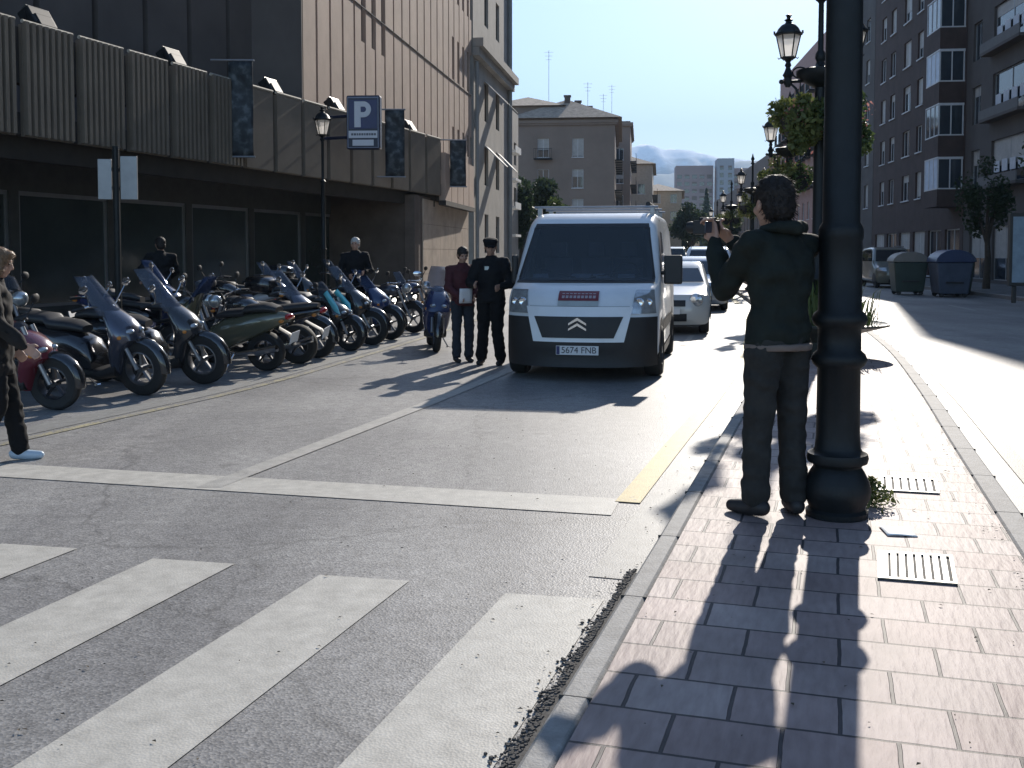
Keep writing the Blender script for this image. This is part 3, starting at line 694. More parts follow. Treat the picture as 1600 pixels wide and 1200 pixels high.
for k, z in enumerate((4.9, 7.7, 10.5, 13.3, 16.1, 18.9)):
    bay = MB(); x0, x1 = L-2.6, L-.15
    bay.m = 0; bay.box(x0, x1, -1.3, -.003, z-.85, z+.05); bay.box(x0, x1, -1.3, -.003, z+1.75, z+1.95)
    bay.m = 1
    for x in (x0, x0+.8, x0+1.62, x1-.06): bay.box(x, x+.06, -1.3, -1.24, z+.05, z+1.75)
    bay.box(x0, x1, -1.305, -1.24, z+.051, z+.12); bay.box(x0, x1, -1.305, -1.24, z+1.68, z+1.749)
    for y_ in (-1.3, -.7, -.09): bay.box(x1-.06, x1+.003, y_, y_+.06, z+.05, z+1.75)
    bay.box(x1-.058, x1+.005, -1.3, -.01, z+.052, z+.12); bay.box(x1-.058, x1+.005, -1.3, -.01, z+1.62, z+1.748)
    bay.m = 2 if k % 2 else 3; bay.box(x0+.06, x1-.06, -1.27, -1.25, z+.12, z+1.68)
    bay.m = 2; bay.box(x1-.04, x1-.02, -1.24, -.1, z+.12, z+1.62)
    bay.build('bay_window', [BRK, FRAMEW, GLASS, mat('net_curtain', (.55, .62, .72), .5)], t, smooth=False)
h = [(s, s+1.2, z, z+1.7) for s in (1.5, 4.5, 7.5, 10.5, 13.2) for z in (4.9, 8, 11, 14, 17)]
right_block('apartment_building', 'lower dark apartment building behind the near lamp post', 76.1, 91.9, 22.5, PLR, h, 'white')
h = [(s, s+1.2, z, z+1.7) for s in (1.5, 4.5, 7.5, 10.5, 13.5, 16.5, 19.5, 22.5, 25.5) for z in (4.9, 8, 11, 14, 17)]
right_block('apartment_building', 'pinkish brick apartment building showing beyond the lantern and flower baskets', 92, 123, 21.3, mat('pink_brick', (.42, .26, .22), .85, var=.15), h, 'white', balc=lambda h, k: k == 'f' and h[2] > 5)
for i, (ya, yb, H_) in enumerate(((132, 165, 14), (170, 215, 12))):
    t, L = right_block('apartment_building', ('mid-height pale building beyond the pinkish brick one', 'farthest low building on the right of the street')[i], ya, yb, H_, PAL, [(s, s+1.2, z, z+1.7) for s in range(2, 28, 4) for z in (4.9, 8)], 'white')
# ------------------------------------------------------------------ mountains (far ridges, real distance scaled to 5 km)
def ridge(name, dist, pts, rough, m, lab=None):
    f = curve(pts); mb = MB(); X0, X1 = pts[0][0], pts[-1][0]; nu, nv = 220, 26
    def fn(u, v):
        x = X0+(X1-X0)*u; base = f(x)
        h = base*(1-abs(v-.6)/.6)**.8 if v < .6 else base*(1-(v-.6)/.6)
        n = noise.fractal(Vector((x/420+dist, v*2.2, dist)), 1.0, 2.1, 5)
        return (x, dist-900+1800*v, -20+h*(1+.06*n*rough)+26*noise.fractal(Vector((x/90, v*6, 3)), 1, 2.1, 4)*rough)
    mb.grid(fn, nu, nv); o = mb.build(name, m, recalc=False, ang=180); tag(o, kind='structure'); return o
def snow(name, lo, hi, rock, white):
    m, N, L, b = node_mat(name); tc = N.new('ShaderNodeTexCoord'); sx = N.new('ShaderNodeSeparateXYZ'); L.new(tc.outputs['Object'], sx.inputs[0])
    n = N.new('ShaderNodeTexNoise'); n.inputs['Scale'].default_value = .008; n.inputs['Detail'].default_value = 9; n.inputs['Roughness'].default_value = .65; L.new(tc.outputs['Object'], n.inputs['Vector'])
    ma = N.new('ShaderNodeMath'); ma.operation = 'MULTIPLY_ADD'; ma.inputs[1].default_value = 260; L.new(n.outputs['Fac'], ma.inputs[0]); L.new(sx.outputs['Z'], ma.inputs[2])
    mr = N.new('ShaderNodeMapRange'); mr.inputs[1].default_value = lo+130; mr.inputs[2].default_value = hi+130; L.new(ma.outputs[0], mr.inputs[0])
    mx = N.new('ShaderNodeMix'); mx.data_type = 'RGBA'; mx.inputs[6].default_value = (*rock, 1); mx.inputs[7].default_value = (*white, 1)
    L.new(mr.outputs[0], mx.inputs[0]); L.new(mx.outputs[2], b.inputs['Base Color']); b.inputs['Roughness'].default_value = .9; return m
ridge('mountain', 6200, [(-3200, 560), (-1500, 640), (200, 640), (600, 668), (850, 680), (1100, 650), (1450, 590), (1900, 520), (3000, 480), (5200, 400)], 1.0, snow('snow_rock', 470, 560, (.02, .025, .04), (.95, .95, .98)))
ridge('mountain', 4700, [(-3000, 350), (0, 380), (500, 400), (800, 405), (1100, 455), (1350, 430), (2300, 350), (4800, 300)], .6, mat('hill_scrub', (.09, .10, .08), .9, var=.3, scale=.01))
# ------------------------------------------------------------------ plants
LEAF = leafmat('leaf_green', (.035, .06, .018), (.10, .14, .045))
LEAFD = leafmat('leaf_dark', (.02, .034, .014), (.045, .07, .03))
LEAFY = leafmat('leaf_olive', (.09, .11, .03), (.17, .19, .06))
BARK = mat('bark', (.07, .055, .04), .9, var=.3, scale=8)
def cloud(mb, c, r, n, size, clumps=9, asp=.55):
    cs = []
    for k in range(clumps):
        v = Vector((random.gauss(0, 1), random.gauss(0, 1), random.gauss(0, 1))).normalized()*random.uniform(.35, .85)
        cs.append((Vector((c[0]+v.x*r[0], c[1]+v.y*r[1], c[2]+v.z*r[2])), random.uniform(.28, .5)))
    for i in range(n):
        q, s = random.choice(cs)
        v = Vector((random.gauss(0, 1), random.gauss(0, 1), random.gauss(0, 1))).normalized()*(random.random()**.4)*s
        mb.leaf((q.x+v.x*r[0], q.y+v.y*r[1], q.z+v.z*r[2]), size, asp)
def tree(lab, x, y, h, r, trunk_h, m, n=2500, size=.3, conifer=False, name='tree', group=None, z0=0):
    t = thing(name, lab, 'tree', (x, y, z0), random.random()*6, group)
    mb = MB(); mb.tube([(0, 0, 0), (.05, 0, trunk_h*.6), (0, .05, trunk_h), (0, 0, h*.8)], [h*.022+.05, h*.018+.03, h*.014+.02, .02], 8)
    if not conifer:
        for k in range(6):
            a = k*1.05+random.random(); l = r*.7
            mb.tube([(0, 0, trunk_h*.8+k*.1), (math.cos(a)*l*.5, math.sin(a)*l*.5, trunk_h+(h-trunk_h)*.35), (math.cos(a)*l, math.sin(a)*l, trunk_h+(h-trunk_h)*.6)], [h*.01+.02, h*.007+.01, .015], 6)
    mb.build('trunk', BARK, t)
    mb = MB()
    if conifer:
        for i in range(n):
            f = random.random()**.7; zz = trunk_h*.5+(h-trunk_h*.5)*(1-f); a = random.random()*6.283
            rr = r*f*(.55+.45*math.sin(zz*7+a*2))*random.uniform(.4, 1)+.05
            mb.leaf((math.cos(a)*rr, math.sin(a)*rr, zz), size, .45)
    else: cloud(mb, (0, 0, (h+trunk_h)/2), (r, r, (h-trunk_h)/2*1.1), n, size, 14)
    mb.build('crown', m, t, smooth=False, recalc=False); return t
tree('dark rounded evergreen tree in front of the corner building', 1.9, 82, 8.2, 2.6, 2, LEAFD, 5000, .45)
tree('small dark evergreen tree beside the balcony building', .6, 74, 7.0, 1.4, 2, LEAFD, 2500, .35)
tree('bushy green tree behind the white van roof', 3.0, 66, 4.6, 1.4, 1.5, LEAF, 2500, .3)
tree('dark street tree behind the parked cars, left of the tower blocks', 22.8, 135, 7.5, 2.8, 2.2, LEAFD, 3500, .5)
tree('second dark street tree farther along the left pavement', 31, 190, 8.5, 3.5, 2.2, LEAFD, 3500, .6)
tree('tall dark conifer in front of the tower blocks', 55, 300, 20, 4.0, 2, LEAFD, 4500, .9, True, 'conifer')
tree('shorter dark conifer left of the tall one, before the towers', 50, 292, 13, 3.2, 2, LEAFD, 3500, .8, True, 'conifer')
for i, (x, y, h_) in enumerate(((45, 235, 9), (62, 310, 10), (68, 330, 11), (30, 150, 6.5))):
    tree(('round tree below the middle tower block', 'broad tree below the right end of the tower blocks', 'distant tree farthest right below the tower blocks', 'low round tree beside the far carriageway')[i], x, y, h_, h_*.42, 2, LEAFD, 2600, .6)
tree('leafy street tree with dark drooping crown at the right edge', 15.9, 30.0, 6.6, 1.55, 3.0, LEAFD, 5200, .16)
tree('dark street tree standing between the bins and the shaded shops', 19.3, 43.0, 5.2, 1.1, 2.2, LEAFD, 2600, .16)
# ------------------------------------------------------------------ lamp posts on the median
LGL = see_through('lantern_glass', (.95, .93, .9), .25, .25, .8)
def lantern(parent, M, s=1., name='lantern'):
    # square-tapered (six-sided) glass lantern, base at origin, 0.95 m tall with finial
    o = MB(); o.M = M @ Matrix.Diagonal((s, s, s, 1))
    o.lathe([(.02, 0), (.05, .02), (.035, .06), (.06, .09), (.115, .12), (.12, .145), (.02, .15)], 6)
    for i in range(6):
        a = math.pi/3*i; c, d = math.cos(a), math.sin(a)
        o.tube([(c*.115, d*.115, .14), (c*.195, d*.195, .5)], .010, 4)
        o.tube([(c*.115, d*.115, .14), (c*.15, d*.15, .115), (c*.165, d*.165, .14)], .008, 4)
    o.lathe([(.20, .49), (.225, .5), (.225, .525), (.19, .56), (.165, .61), (.12, .66), (.06, .69), (.045, .72), (.075, .745), (.03, .77), (.035, .80), (.055, .82), (.0, .85)], 12)
    for i in range(6):
        a = math.pi/3*i; o.obox((math.cos(a)*.225, math.sin(a)*.225, .545), (.03, .03, .05))
    f = o.build(name, STEEL, parent)
    g = MB(); g.M = o.M; g.lathe([(.108, .15), (.188, .495)], 6, cap=False); g.build('lantern_glass', LGL, f, smooth=False)
    return f
FLP = leafmat('flower_pink', (.28, .08, .09), (.5, .25, .22))
def lamp(lab, x, y, rz, near=False, baskets=True, planter=True, det=1.):
    t = thing('street_lamp', lab, 'street lamp', (x, y, MH), rz, 'lamp posts along the median')
    n = 28 if near else 12
    mb = MB()
    k = 1. if near else .8
    prof = [(.165, 0), (.168, .03), (.150, .045), (.158, .07), (.178, .11), (.182, .15), (.170, .20), (.145, .25), (.128, .275), (.135, .29), (.160, .30), (.166, .325), (.160, .35), (.135, .36), (.123, .38), (.117, .45), (.115, .82), (.138, .84), (.150, .87), (.138, .90), (.116, .92), (.115, 1.04), (.138, 1.06), (.150, 1.09), (.138, 1.12), (.116, 1.14), (.113, 1.52), (.117, 1.53), (.119, 1.55), (.119, 1.58), (.112, 1.60), (.100, 1.62), (.098, 2.4), (.09, 3.8), (.085, 3.9)]
    mb.lathe([(r*k, z) for r, z in prof], n)
    mb.build('shaft', STEEL, t, ang=50)
    mb = MB()
    mb.lathe([(.085, 3.78), (.20, 3.84), (.31, 3.93), (.33, 3.97), (.33, 4.02), (.12, 4.06), (.07, 4.10), (.055, 4.14), (.075, 4.19), (.07, 4.25), (.04, 4.30), (.036, 4.95), (.05, 4.97), (.085, 5.0), (.05, 5.04), (.04, 5.1), (.075, 5.18), (.04, 5.26), (.015, 5.36), (.0, 5.42)], 12)
    mb.build('finial_pole', STEEL, t)
    for s in (-1, 1):
        mb = MB()
        mb.tube([(s*.05, 0, 3.88), (s*.49, 0, 3.88)], .022, 8)
        mb.tube([(s*.08, 0, 3.55), (s*.25, 0, 3.62), (s*.33, 0, 3.78), (s*.41, 0, 3.86), (s*.44, 0, 4.0)], .017, 6)
        mb.tube([(s*.28+.10*math.cos(a), 0, 4.0+.075*math.sin(a)) for a in [i*.5 for i in range(13)]], .013, 5)
        mb.ell((s*.53, 0, 3.88), (.035, .035, .035), 8, 6)
        mb.lathe([(.03, 3.80), (.06, 3.86), (.05, 3.93), (.075, 3.97), (.05, 4.02), (.03, 4.08), (.05, 4.11)], 8, (s*.44, 0, 0))
        mb.build('arm', STEEL, t)
        lantern(t, Matrix.Translation((s*.44, 0, 4.1)), .86)
    if baskets:
        for s in (-1, 1):
            b = thing('flower_basket', ('flower basket on the left of the ' if s < 0 else 'flower basket on the right of the ')+lab, 'flower basket', (x+s*.27*math.cos(rz), y+s*.27*math.sin(rz), MH+3.22), 0, 'flower baskets on the lamp posts')
            mb = MB(); mb.lathe([(.08, -.22), (.2, -.08), (.27, .1), (.28, .12)], 12); mb.tube([(.0, 0, .1), (0, 0, .8)], .008, 4); mb.build('bowl', STEEL, b)
            mb = MB(); cloud(mb, (0, 0, .10), (.46, .46, .54), int(3000*det), .085, 12); mb.m = 1; cloud(mb, (0, 0, .1), (.46, .46, .5), int(150*det), .05, 8)
            mb.build('foliage', [LEAFY if s < 0 else LEAF, FLP], b, smooth=False, recalc=False)
    if planter:
        p = thing('planter', 'round spiky planter at the foot of the '+lab.replace(' from the camera', '').replace(', farthest along the median', ''), 'planter', (x+.05, y-.05, MH), 0, 'planters round the lamp posts')
        mb = MB(); rr = [(.30, 0), (.33, .06), (.25, .12), (.22, .2), (.42, .3), (.70, .38), (.93, .44), (.95, .47), (.90, .48), (.86, .45), (.45, .40), (.25, .36)]
        mb.lathe(rr, 24, cap=False); mb.build('bowl', mat('planter_metal', (.05, .055, .05), .45, var=.25, scale=5), p)
        mb = MB()
        for i in range(int(420*det)):
            a = random.random()*6.283; r0 = random.uniform(.05, .8); r1 = r0+random.uniform(0, .30); zt = random.uniform(.55, 1.15)-.35*max(0, r0-.35)
            c, s_ = math.cos(a), math.sin(a); q = Vector((-s_, c, 0))*.016
            p0 = Vector((c*r0, s_*r0, .40)); p1 = Vector((c*(r0*.5+r1*.5), s_*(r0*.5+r1*.5), zt*.8+.1)); p2 = Vector((c*r1, s_*r1, zt))
            mb.add([p0-q, p0+q, p1+q*.9, p1-q*.9, p2], [(0, 1, 2, 3), (3, 2, 4)])
        cloud(mb, (0, 0, .62), (.62, .62, .34), int(1900*det), .09, 14)
        mb.build('foliage', LEAF, p, smooth=False, recalc=False)
    return t
lamp('near lamp post beside the man', 1.80, 5.79, R(-17), near=True, baskets=False, planter=False)
lamp('second lamp post from the camera', 4.335, 15.0, R(-14), det=1.2)
lamp('third lamp post from the camera', 6.78, 26.0, R(-12), det=.8)
lamp('fourth lamp post from the camera', 9.52, 42.0, R(-11), det=.5)
lamp('fifth lamp post from the camera', 11.8, 57.0, R(-11), det=.35)
lamp('sixth lamp post, farthest along the median', 15.1, 78.0, R(-12), det=.25)
# single lantern on the left pavement
t = thing('street_lamp', 'single black street lamp on the left pavement behind the motorcycles', 'street lamp', (-3.92, 22.0, .14), 0)
mb = MB(); mb.lathe([(.14, 0), (.14, .1), (.1, .14), (.12, .6), (.08, .7), (.055, .8), (.05, 1.5), (.065, 1.53), (.05, 1.56), (.042, 2.9), (.06, 2.93), (.03, 2.97), (.03, 3.75), (.06, 3.8)], 12); mb.build('shaft', STEEL, t)
lantern(t, Matrix.Translation((0, 0, 3.78)), .82)
# traffic-sign pole seen from behind
t = thing('street_sign', 'sign pole with two grey sign backs among the nearest motorcycles', 'sign', (-5.22, 14.0, .14), R(8))
mb = MB(); mb.tube([(0, 0, 0), (0, 0, 2.85)], .045, 10); mb.build('pole', STEEL, t)
GP = mat('sign_back', (.30, .31, .32), .45, metal=.3, var=.15)
for x0, x1, za, zb_ in ((-.23, -.055, 2.15, 2.68), (.055, .27, 2.15, 2.72)):
    mb = MB(); mb.box(x0, x1, -.02, .015, za, zb_); mb.build('sign_plate', GP, t, smooth=False, bevel=.008)
for z_ in (2.3, 2.55): mb = MB(); mb.box(-.2, .24, .016, .04, z_, z_+.03); mb.build('bracket', STEEL, t, smooth=False)
# ------------------------------------------------------------------ small things on the median
def grate(lab, pts, nb):
    t = thing('drain_grate', lab, 'grate', (*pts[0], MH), 0, 'metal grates set in the median')
    P = [Vector((p[0]-pts[0][0], p[1]-pts[0][1], 0)) for p in pts]
    def q(u, v): return (P[0]*(1-u)+P[1]*u)*(1-v)+(P[3]*(1-u)+P[2]*u)*v
    mb = MB(); mb.M = Matrix.Translation((0, 0, -.001)); mb.add([q(0, 0), q(1, 0), q(1, 1), q(0, 1)], [(0, 1, 2, 3)]); mb.build('recess', DARK, t, smooth=False)
    mb = MB()
    for a, b_, c, d in ((0, 1, 0, .06), (0, 1, .94, 1), (0, .05, .06, .94), (.95, 1, .06, .94)):
        vs = [q(a, c), q(b_, c), q(b_, d), q(a, d)]; mb.add([(v.x, v.y, .001) for v in vs]+[(v.x, v.y, .008) for v in vs], [(4, 5, 6, 7), (0, 1, 5, 4), (1, 2, 6, 5), (2, 3, 7, 6), (3, 0, 4, 7)])
    mb.build('frame', mat('grate_frame', (.2, .19, .17), .5, metal=.5, var=.3, scale=20), t, smooth=False)
    mb = MB()
    for i in range(nb):
        a = .06+.88*(i+.04)/nb; b_ = .06+.88*(i+.70)/nb
        vs = [q(a, .07), q(b_, .07), q(b_, .93), q(a, .93)]; mb.add([(v.x, v.y, .001) for v in vs]+[(v.x, v.y, .007) for v in vs], [(4, 5, 6, 7), (0, 1, 5, 4), (1, 2, 6, 5), (2, 3, 7, 6), (3, 0, 4, 7)])
    mb.build('bars', mat('grate_bars', (.72, .71, .69), .45, metal=.0, var=.15, scale=25), t, smooth=False)
grate('larger metal grate with bright bars in front of the lamp post', [(1.78, 5.07), (2.11, 4.99), (1.95, 4.55), (1.63, 4.64)], 8)
grate('smaller metal grate with bright bars behind the weed', [(2.36, 6.82), (2.72, 6.7), (2.58, 6.3), (2.22, 6.40)], 7)
t = thing('weed', 'green weed tuft growing beside the lamp post foot', 'plant', (2.07, 6.02, MH)); mb = MB()
for i in range(520):
    a = random.random()*6.28; r = abs(random.gauss(0, .07)); z = max(0, .17-r*.8)*random.random()
    mb.leaf((math.cos(a)*r, math.sin(a)*r, z+.006), .035, .4)
mb.build('leaves', LEAFY, t, smooth=False, recalc=False)
mb = MB(); mb.grid(lambda u, v: (1.93+.15*u+.02*v, 5.36+.19*v-.02*u, MH+.004+.003*math.sin(u*4+v*3)), 6, 6)
o = mb.build('paper_scrap', mat('paper', (.8, .8, .78), .7, var=.05), recalc=False); o.modifiers.new('s', 'SOLIDIFY').thickness = .002
tag(o, 'white scrap of paper lying beside the lamp post foot', 'litter')
# ------------------------------------------------------------------ wheels
TYRE = mat('tyre_rubber', (.018, .018, .018), .75, var=.25, scale=30); RIM = mat('rim_alloy', (.14, .14, .145), .4, metal=.6); RIMD = mat('rim_dark', (.05, .05, .055), .4, metal=.5)
def wheel(parent, c, r, w_, axis='x', rimmat=None, spokes=7, name='wheel', rr=.62):
    mb = MB(); ri = r*rr
    mb.lathe([(ri, -w_*.42), (r*.88, -w_*.5), (r*.97, -w_*.38), (r, -w_*.15), (r, w_*.15), (r*.97, w_*.38), (r*.88, w_*.5), (ri, w_*.42)], 24, c, axis, cap=False)
    mb.lathe([(ri, w_*.42), (ri*.96, w_*.1), (ri*.96, -w_*.1), (ri, -w_*.42)], 24, c, axis, cap=False)
    wo = mb.build(name, TYRE, parent)
    mb = MB(); mb.lathe([(ri*.99, -w_*.40), (ri*.92, -w_*.44), (ri*.88, -w_*.2), (ri*.88, w_*.2), (ri*.92, w_*.44), (ri*.99, w_*.40)], 24, c, axis, cap=False)
    mb.lathe([(ri*.22, -w_*.45), (ri*.22, w_*.45)], 12, c, axis)
    for k in range(spokes):
        a = 2*math.pi*k/spokes; u, v = math.cos(a), math.sin(a)
        p0, p1 = (u*ri*.15, v*ri*.15), (u*ri*.93, v*ri*.93)
        if axis == 'x': P0, P1 = (c[0], c[1]+p0[0], c[2]+p0[1]), (c[0], c[1]+p1[0], c[2]+p1[1])
        else: P0, P1 = (c[0]+p0[1], c[1], c[2]+p0[0]), (c[0]+p1[1], c[1], c[2]+p1[0])
        mb.tube([P0, P1], [(w_*.30, ri*.1), (w_*.25, ri*.07)], 6, ref=(1, 0, 0) if axis == 'x' else (0, 1, 0))
    mb.build('rim', rimmat or RIM, wo)
    return wo
# ------------------------------------------------------------------ cars and vans: a shell with rounded edges, local y = 0 front, +y rear
class Shell:
    def __init__(s, prof, W, H, r=.14, zb=.95, tumble=.12, nose=.28, tail=.12):
        s.prof = prof; s.W = W/2; s.H = H; s.r = r; s.zb = zb; s.t = tumble; s.nose = nose; s.tail = tail
        s.Lg = max(p[0] for p in prof)
    def w(s, z):
        k = max(0, (z-s.zb)/(s.H-s.zb)); b = max(0, .35-z)/.35
        return s.W*(1-s.t*k**1.3-.05*b)
    def curv(s, y, q):   # plan rounding of nose and tail
        f = max(0, 1-y/1.1)**1.5; g = max(0, 1-(s.Lg-y)/.8)**1.5
        return s.nose*f*abs(q)**2.6-s.tail*g*abs(q)**3
    def body(s, name, m, parent, skip=None, **k):
        P = s.prof; n = len(P); nr = []
        for i in range(n):
            a, b = P[i-1], P[(i+1) % n]; d = (b[0]-a[0], b[1]-a[1]); l = math.hypot(*d) or 1; nr.append((d[1]/l, -d[0]/l))
        area = sum(P[i][0]*P[(i+1) % n][1]-P[(i+1) % n][0]*P[i][1] for i in range(n))
        sg = 1 if area > 0 else -1
        qs = [-1, -.985, -.965, -.93, -.88, -.8, -.65, -.4, 0, .4, .65, .8, .88, .93, .965, .985, 1]; rings = []
        for q in qs:
            rg = []
            for (y, z), (ny, nz) in zip(P, nr):
                W = s.w(z); e = max(0, (abs(q)*W-(W-s.r))/s.r); ins = s.r*(1-math.sqrt(max(0, 1-e*e)))
                rg.append((q*W, y-sg*ny*ins+s.curv(y, q), max(.16, z-sg*nz*ins)))
            rings.append(rg)
        mb = MB(); mb.rings(rings)
        if skip:
            fs = []
            for f in mb.f:
                c = [sum(mb.v[i][k_] for i in f)/len(f) for k_ in range(3)]
                if len(f) == 4 and skip[0] < c[2] < skip[1] and c[1] < 1.7 and abs(c[0]) < s.w(c[2])*skip[2]: continue
                fs.append(f)
            mb.f = fs; mb.mi = [0]*len(fs)
        return mb.build(name, m, parent, ang=28, **k)
    def front(s, x, z):  # y of the front surface at (x, z)
        P = [p for p in s.prof if p[0] < s.Lg*.55]; best = None
        for i in range(len(s.prof)):
            a, b = s.prof[i], s.prof[(i+1) % len(s.prof)]
            if min(a[1], b[1]) <= z <= max(a[1], b[1]) and abs(a[1]-b[1]) > 1e-6:
                y = a[0]+(b[0]-a[0])*(z-a[1])/(b[1]-a[1]); best = y if best is None else min(best, y)
        if best is None: best = 0
        W = s.w(z); q = x/W; e = max(0, (abs(q)*W-(W-s.r))/s.r)
        return best+s.curv(best, q)+s.r*(1-math.sqrt(max(0, 1-min(e, 1)**2)))*.9
    def patch(s, name, m, parent, x0, x1, z0, z1, out=.012, nu=10, nv=6, x0t=None, x1t=None, thick=.0):
        x0t = x0 if x0t is None else x0t; x1t = x1 if x1t is None else x1t
        mb = MB()
        def fn(u, v):
            z = z0+(z1-z0)*v; a = x0+(x0t-x0)*v; b = x1+(x1t-x1)*v; x = a+(b-a)*u
            return (x, s.front(x, z)-out, z)
        mb.grid(fn, nu, nv); o = mb.build(name, m, parent, ang=60, recalc=False)
        if thick: q = o.modifiers.new('s', 'SOLIDIFY'); q.thickness = thick; q.offset = 0
        return o
    def side(s, name, m, parent, poly, sgn, out=.006, thick=.0):
        mb = MB(); mb.add([(sgn*(s.w(z)+out), y, z) for y, z in poly], [tuple(range(len(poly)))])
        return mb.build(name, m, parent, smooth=False, recalc=False)
    def arch(s, parent, y, zc, r, m, sides=(-1, 1)):
        for sg in sides:
            mb = MB(); vs = []
            for i in range(15):
                a = R(-8)+R(196)*i/14; yy, zz = y+r*math.cos(a), max(.17, zc+r*math.sin(a)); vs.append((sg*(s.w(zz)+.004), yy, zz))
            mb.add(vs, [tuple(range(len(vs)))]); mb.build('wheel_arch', m, parent, smooth=False, recalc=False)
CGL = mat('car_glass', (.012, .016, .022), .04, var=0, spec=.9)
BLK = mat('black_plastic', (.014, .014, .015), .55, var=.2, scale=6)
HL = mat('headlight_lens', (.42, .44, .45), .08, metal=.55, var=.35, scale=12, coat=1); TL = mat('tail_lens', (.35, .01, .01), .15, coat=1); CHR = mat('chrome', (.7, .7, .7), .12, metal=1, var=0)
PLATE = mat('plate_white', (.62, .62, .62), .5, var=.08); PTXT = mat('plate_text', (.04, .04, .05), .6)
def text(parent, s, x, y, z, size, m, wd=None, name='lettering'):
    cu = bpy.data.curves.new(name, 'FONT'); cu.body = s; cu.size = size; cu.extrude = .002; cu.align_x = 'CENTER'; cu.align_y = 'CENTER'
    tmp = bpy.data.objects.new('tmp', cu); COL.objects.link(tmp); bpy.context.view_layer.update()
    me = bpy.data.meshes.new_from_object(tmp.evaluated_get(bpy.context.evaluated_depsgraph_get())); bpy.data.objects.remove(tmp)
    me.materials.clear(); me.materials.append(m)
    xs = [v.co.x for v in me.vertices]; k = (wd/(max(xs)-min(xs))) if wd else 1
    for v in me.vertices: v.co = Vector((v.co.x*k, -v.co.z, v.co.y))
    o = bpy.data.objects.new(name, me); COL.objects.link(o); o.parent = parent; o.location = (x, y, z); return o
def plate(parent, y, z, txt='', wd=.5):
    mb = MB(); mb.box(-wd/2, wd/2, y-.015, y, z-.055, z+.055); mb.m = 1; mb.box(-wd/2+.005, -wd/2+.045, y-.018, y-.0155, z-.05, z+.05)
    o = mb.build('number_plate', [PLATE, BLUE], parent, smooth=False)
    if txt: text(o, txt, .02, y-.018, z, .11, PTXT, wd*.82)
    return o
# white van
VW = mat('van_white', (.66, .68, .70), .32, var=.05, coat=.4)
van = thing('van', 'white delivery van with black bumper and roof bars stopped in the road', 'van', (.80, 12.85, 0), R(-11))
prof = [(0.10, .22), (.02, .30), (.0, .5), (.03, .78), (.08, .95), (.2, 1.08), (.42, 1.17), (.78, 1.25), (.98, 1.42), (1.22, 1.68), (1.45, 1.93), (1.60, 2.04), (1.85, 2.12), (2.3, 2.15), (4.6, 2.16), (4.82, 2.10), (4.92, 1.95), (4.98, 1.2), (5.0, .5), (4.97, .3), (4.9, .22)]
V = Shell(prof, 1.93, 2.16, r=.13, zb=1.1, tumble=.11, nose=.42, tail=.05)
V.body('body', VW, van, skip=(1.255, 1.95, .86))
V.patch('bumper', BLK, van, -.945, .945, .19, .80, out=.03, nu=24, nv=6)
V.patch('windscreen', see_through('screen_glass', (.10, .12, .14), .62, .03), van, -.86, .86, 1.235, 1.955, out=.012, nu=20, nv=8, x0t=-.75, x1t=.75)
for a_ in ((-.89, .89, 1.205, 1.265, -.885, .885), (-.775, .775, 1.93, 1.985, -.76, .76), (-.89, -.80, 1.266, 1.929, -.775, -.69), (.80, .89, 1.266, 1.929, .69, .775)):
    V.patch('windscreen_seal', BLK, van, a_[0], a_[1], a_[2], a_[3], out=.007, nu=20, nv=8, x0t=a_[4], x1t=a_[5])
cab = MB(); cab.box(-.86, .86, 2.2, 2.24, .5, 2.05); cab.box(-.86, .86, .95, 2.2, .5, .6)
for s in (-1, 1): cab.box(s*.83-.01, s*.83+.01, 1.7, 2.2, .6, 1.95)
cab.build('cabin_lining', mat('cabin_dark', (.02, .021, .024), .8), van, smooth=False)
cab = MB(); cab.grid(lambda u, v: (-.84+1.68*u, .86+.52*v-.18*(1-abs(2*u-1)**3), 1.235+.03*math.sin(v*3.1)), 12, 5); cab.box(-.84, .84, 1.36, 1.42, .9, 1.25); cab.build('dashboard', mat('dash_grey', (.06, .062, .066), .7), van, recalc=False)
for sx in (-.5, .02, .47):
    q = MB(); q.box(sx-.20, sx+.20, 1.80, 1.95, .8, 1.52); q.box(sx-.11, sx+.11, 1.83, 1.93, 1.54, 1.74); q.tube([(sx, 1.88, 1.5), (sx, 1.88, 1.56)], .02, 6); q.build('seat', mat('seat_blue', (.06, .07, .10), .85, var=.3), van, smooth=False, bevel=.03)
q = MB(); q.tube([(.47+.17*math.cos(a), 1.46+.06*math.sin(a), 1.30+.16*math.sin(a)) for a in [i*.4 for i in range(16)]], .014, 6); q.build('steering_wheel', BLK, van)
for i, (px_, py_, w_, an) in enumerate(((-.62, .98, .20, .2), (-.1, 1.05, .26, -.15), (.18, 1.0, .18, .5), (.5, 1.08, .22, .1))):
    q = MB(); q.obox((px_, py_, 1.285), (w_, .17, .012), (R(14), 0, an)); q.build('dash_reflection', mat('reflection_blue', (.35, .45, .6), .7, var=.3, scale=5), van, smooth=False)  # bluish slabs added on the dash for reflections in the windscreen
V.patch('grille_surround', VW, van, -.56, .56, .50, .93, out=.045, nu=12, nv=6, x0t=-.66, x1t=.66)
V.patch('grille', BLK, van, -.44, .44, .55, .81, out=.055, nu=12, nv=4, x0t=-.55, x1t=.55)
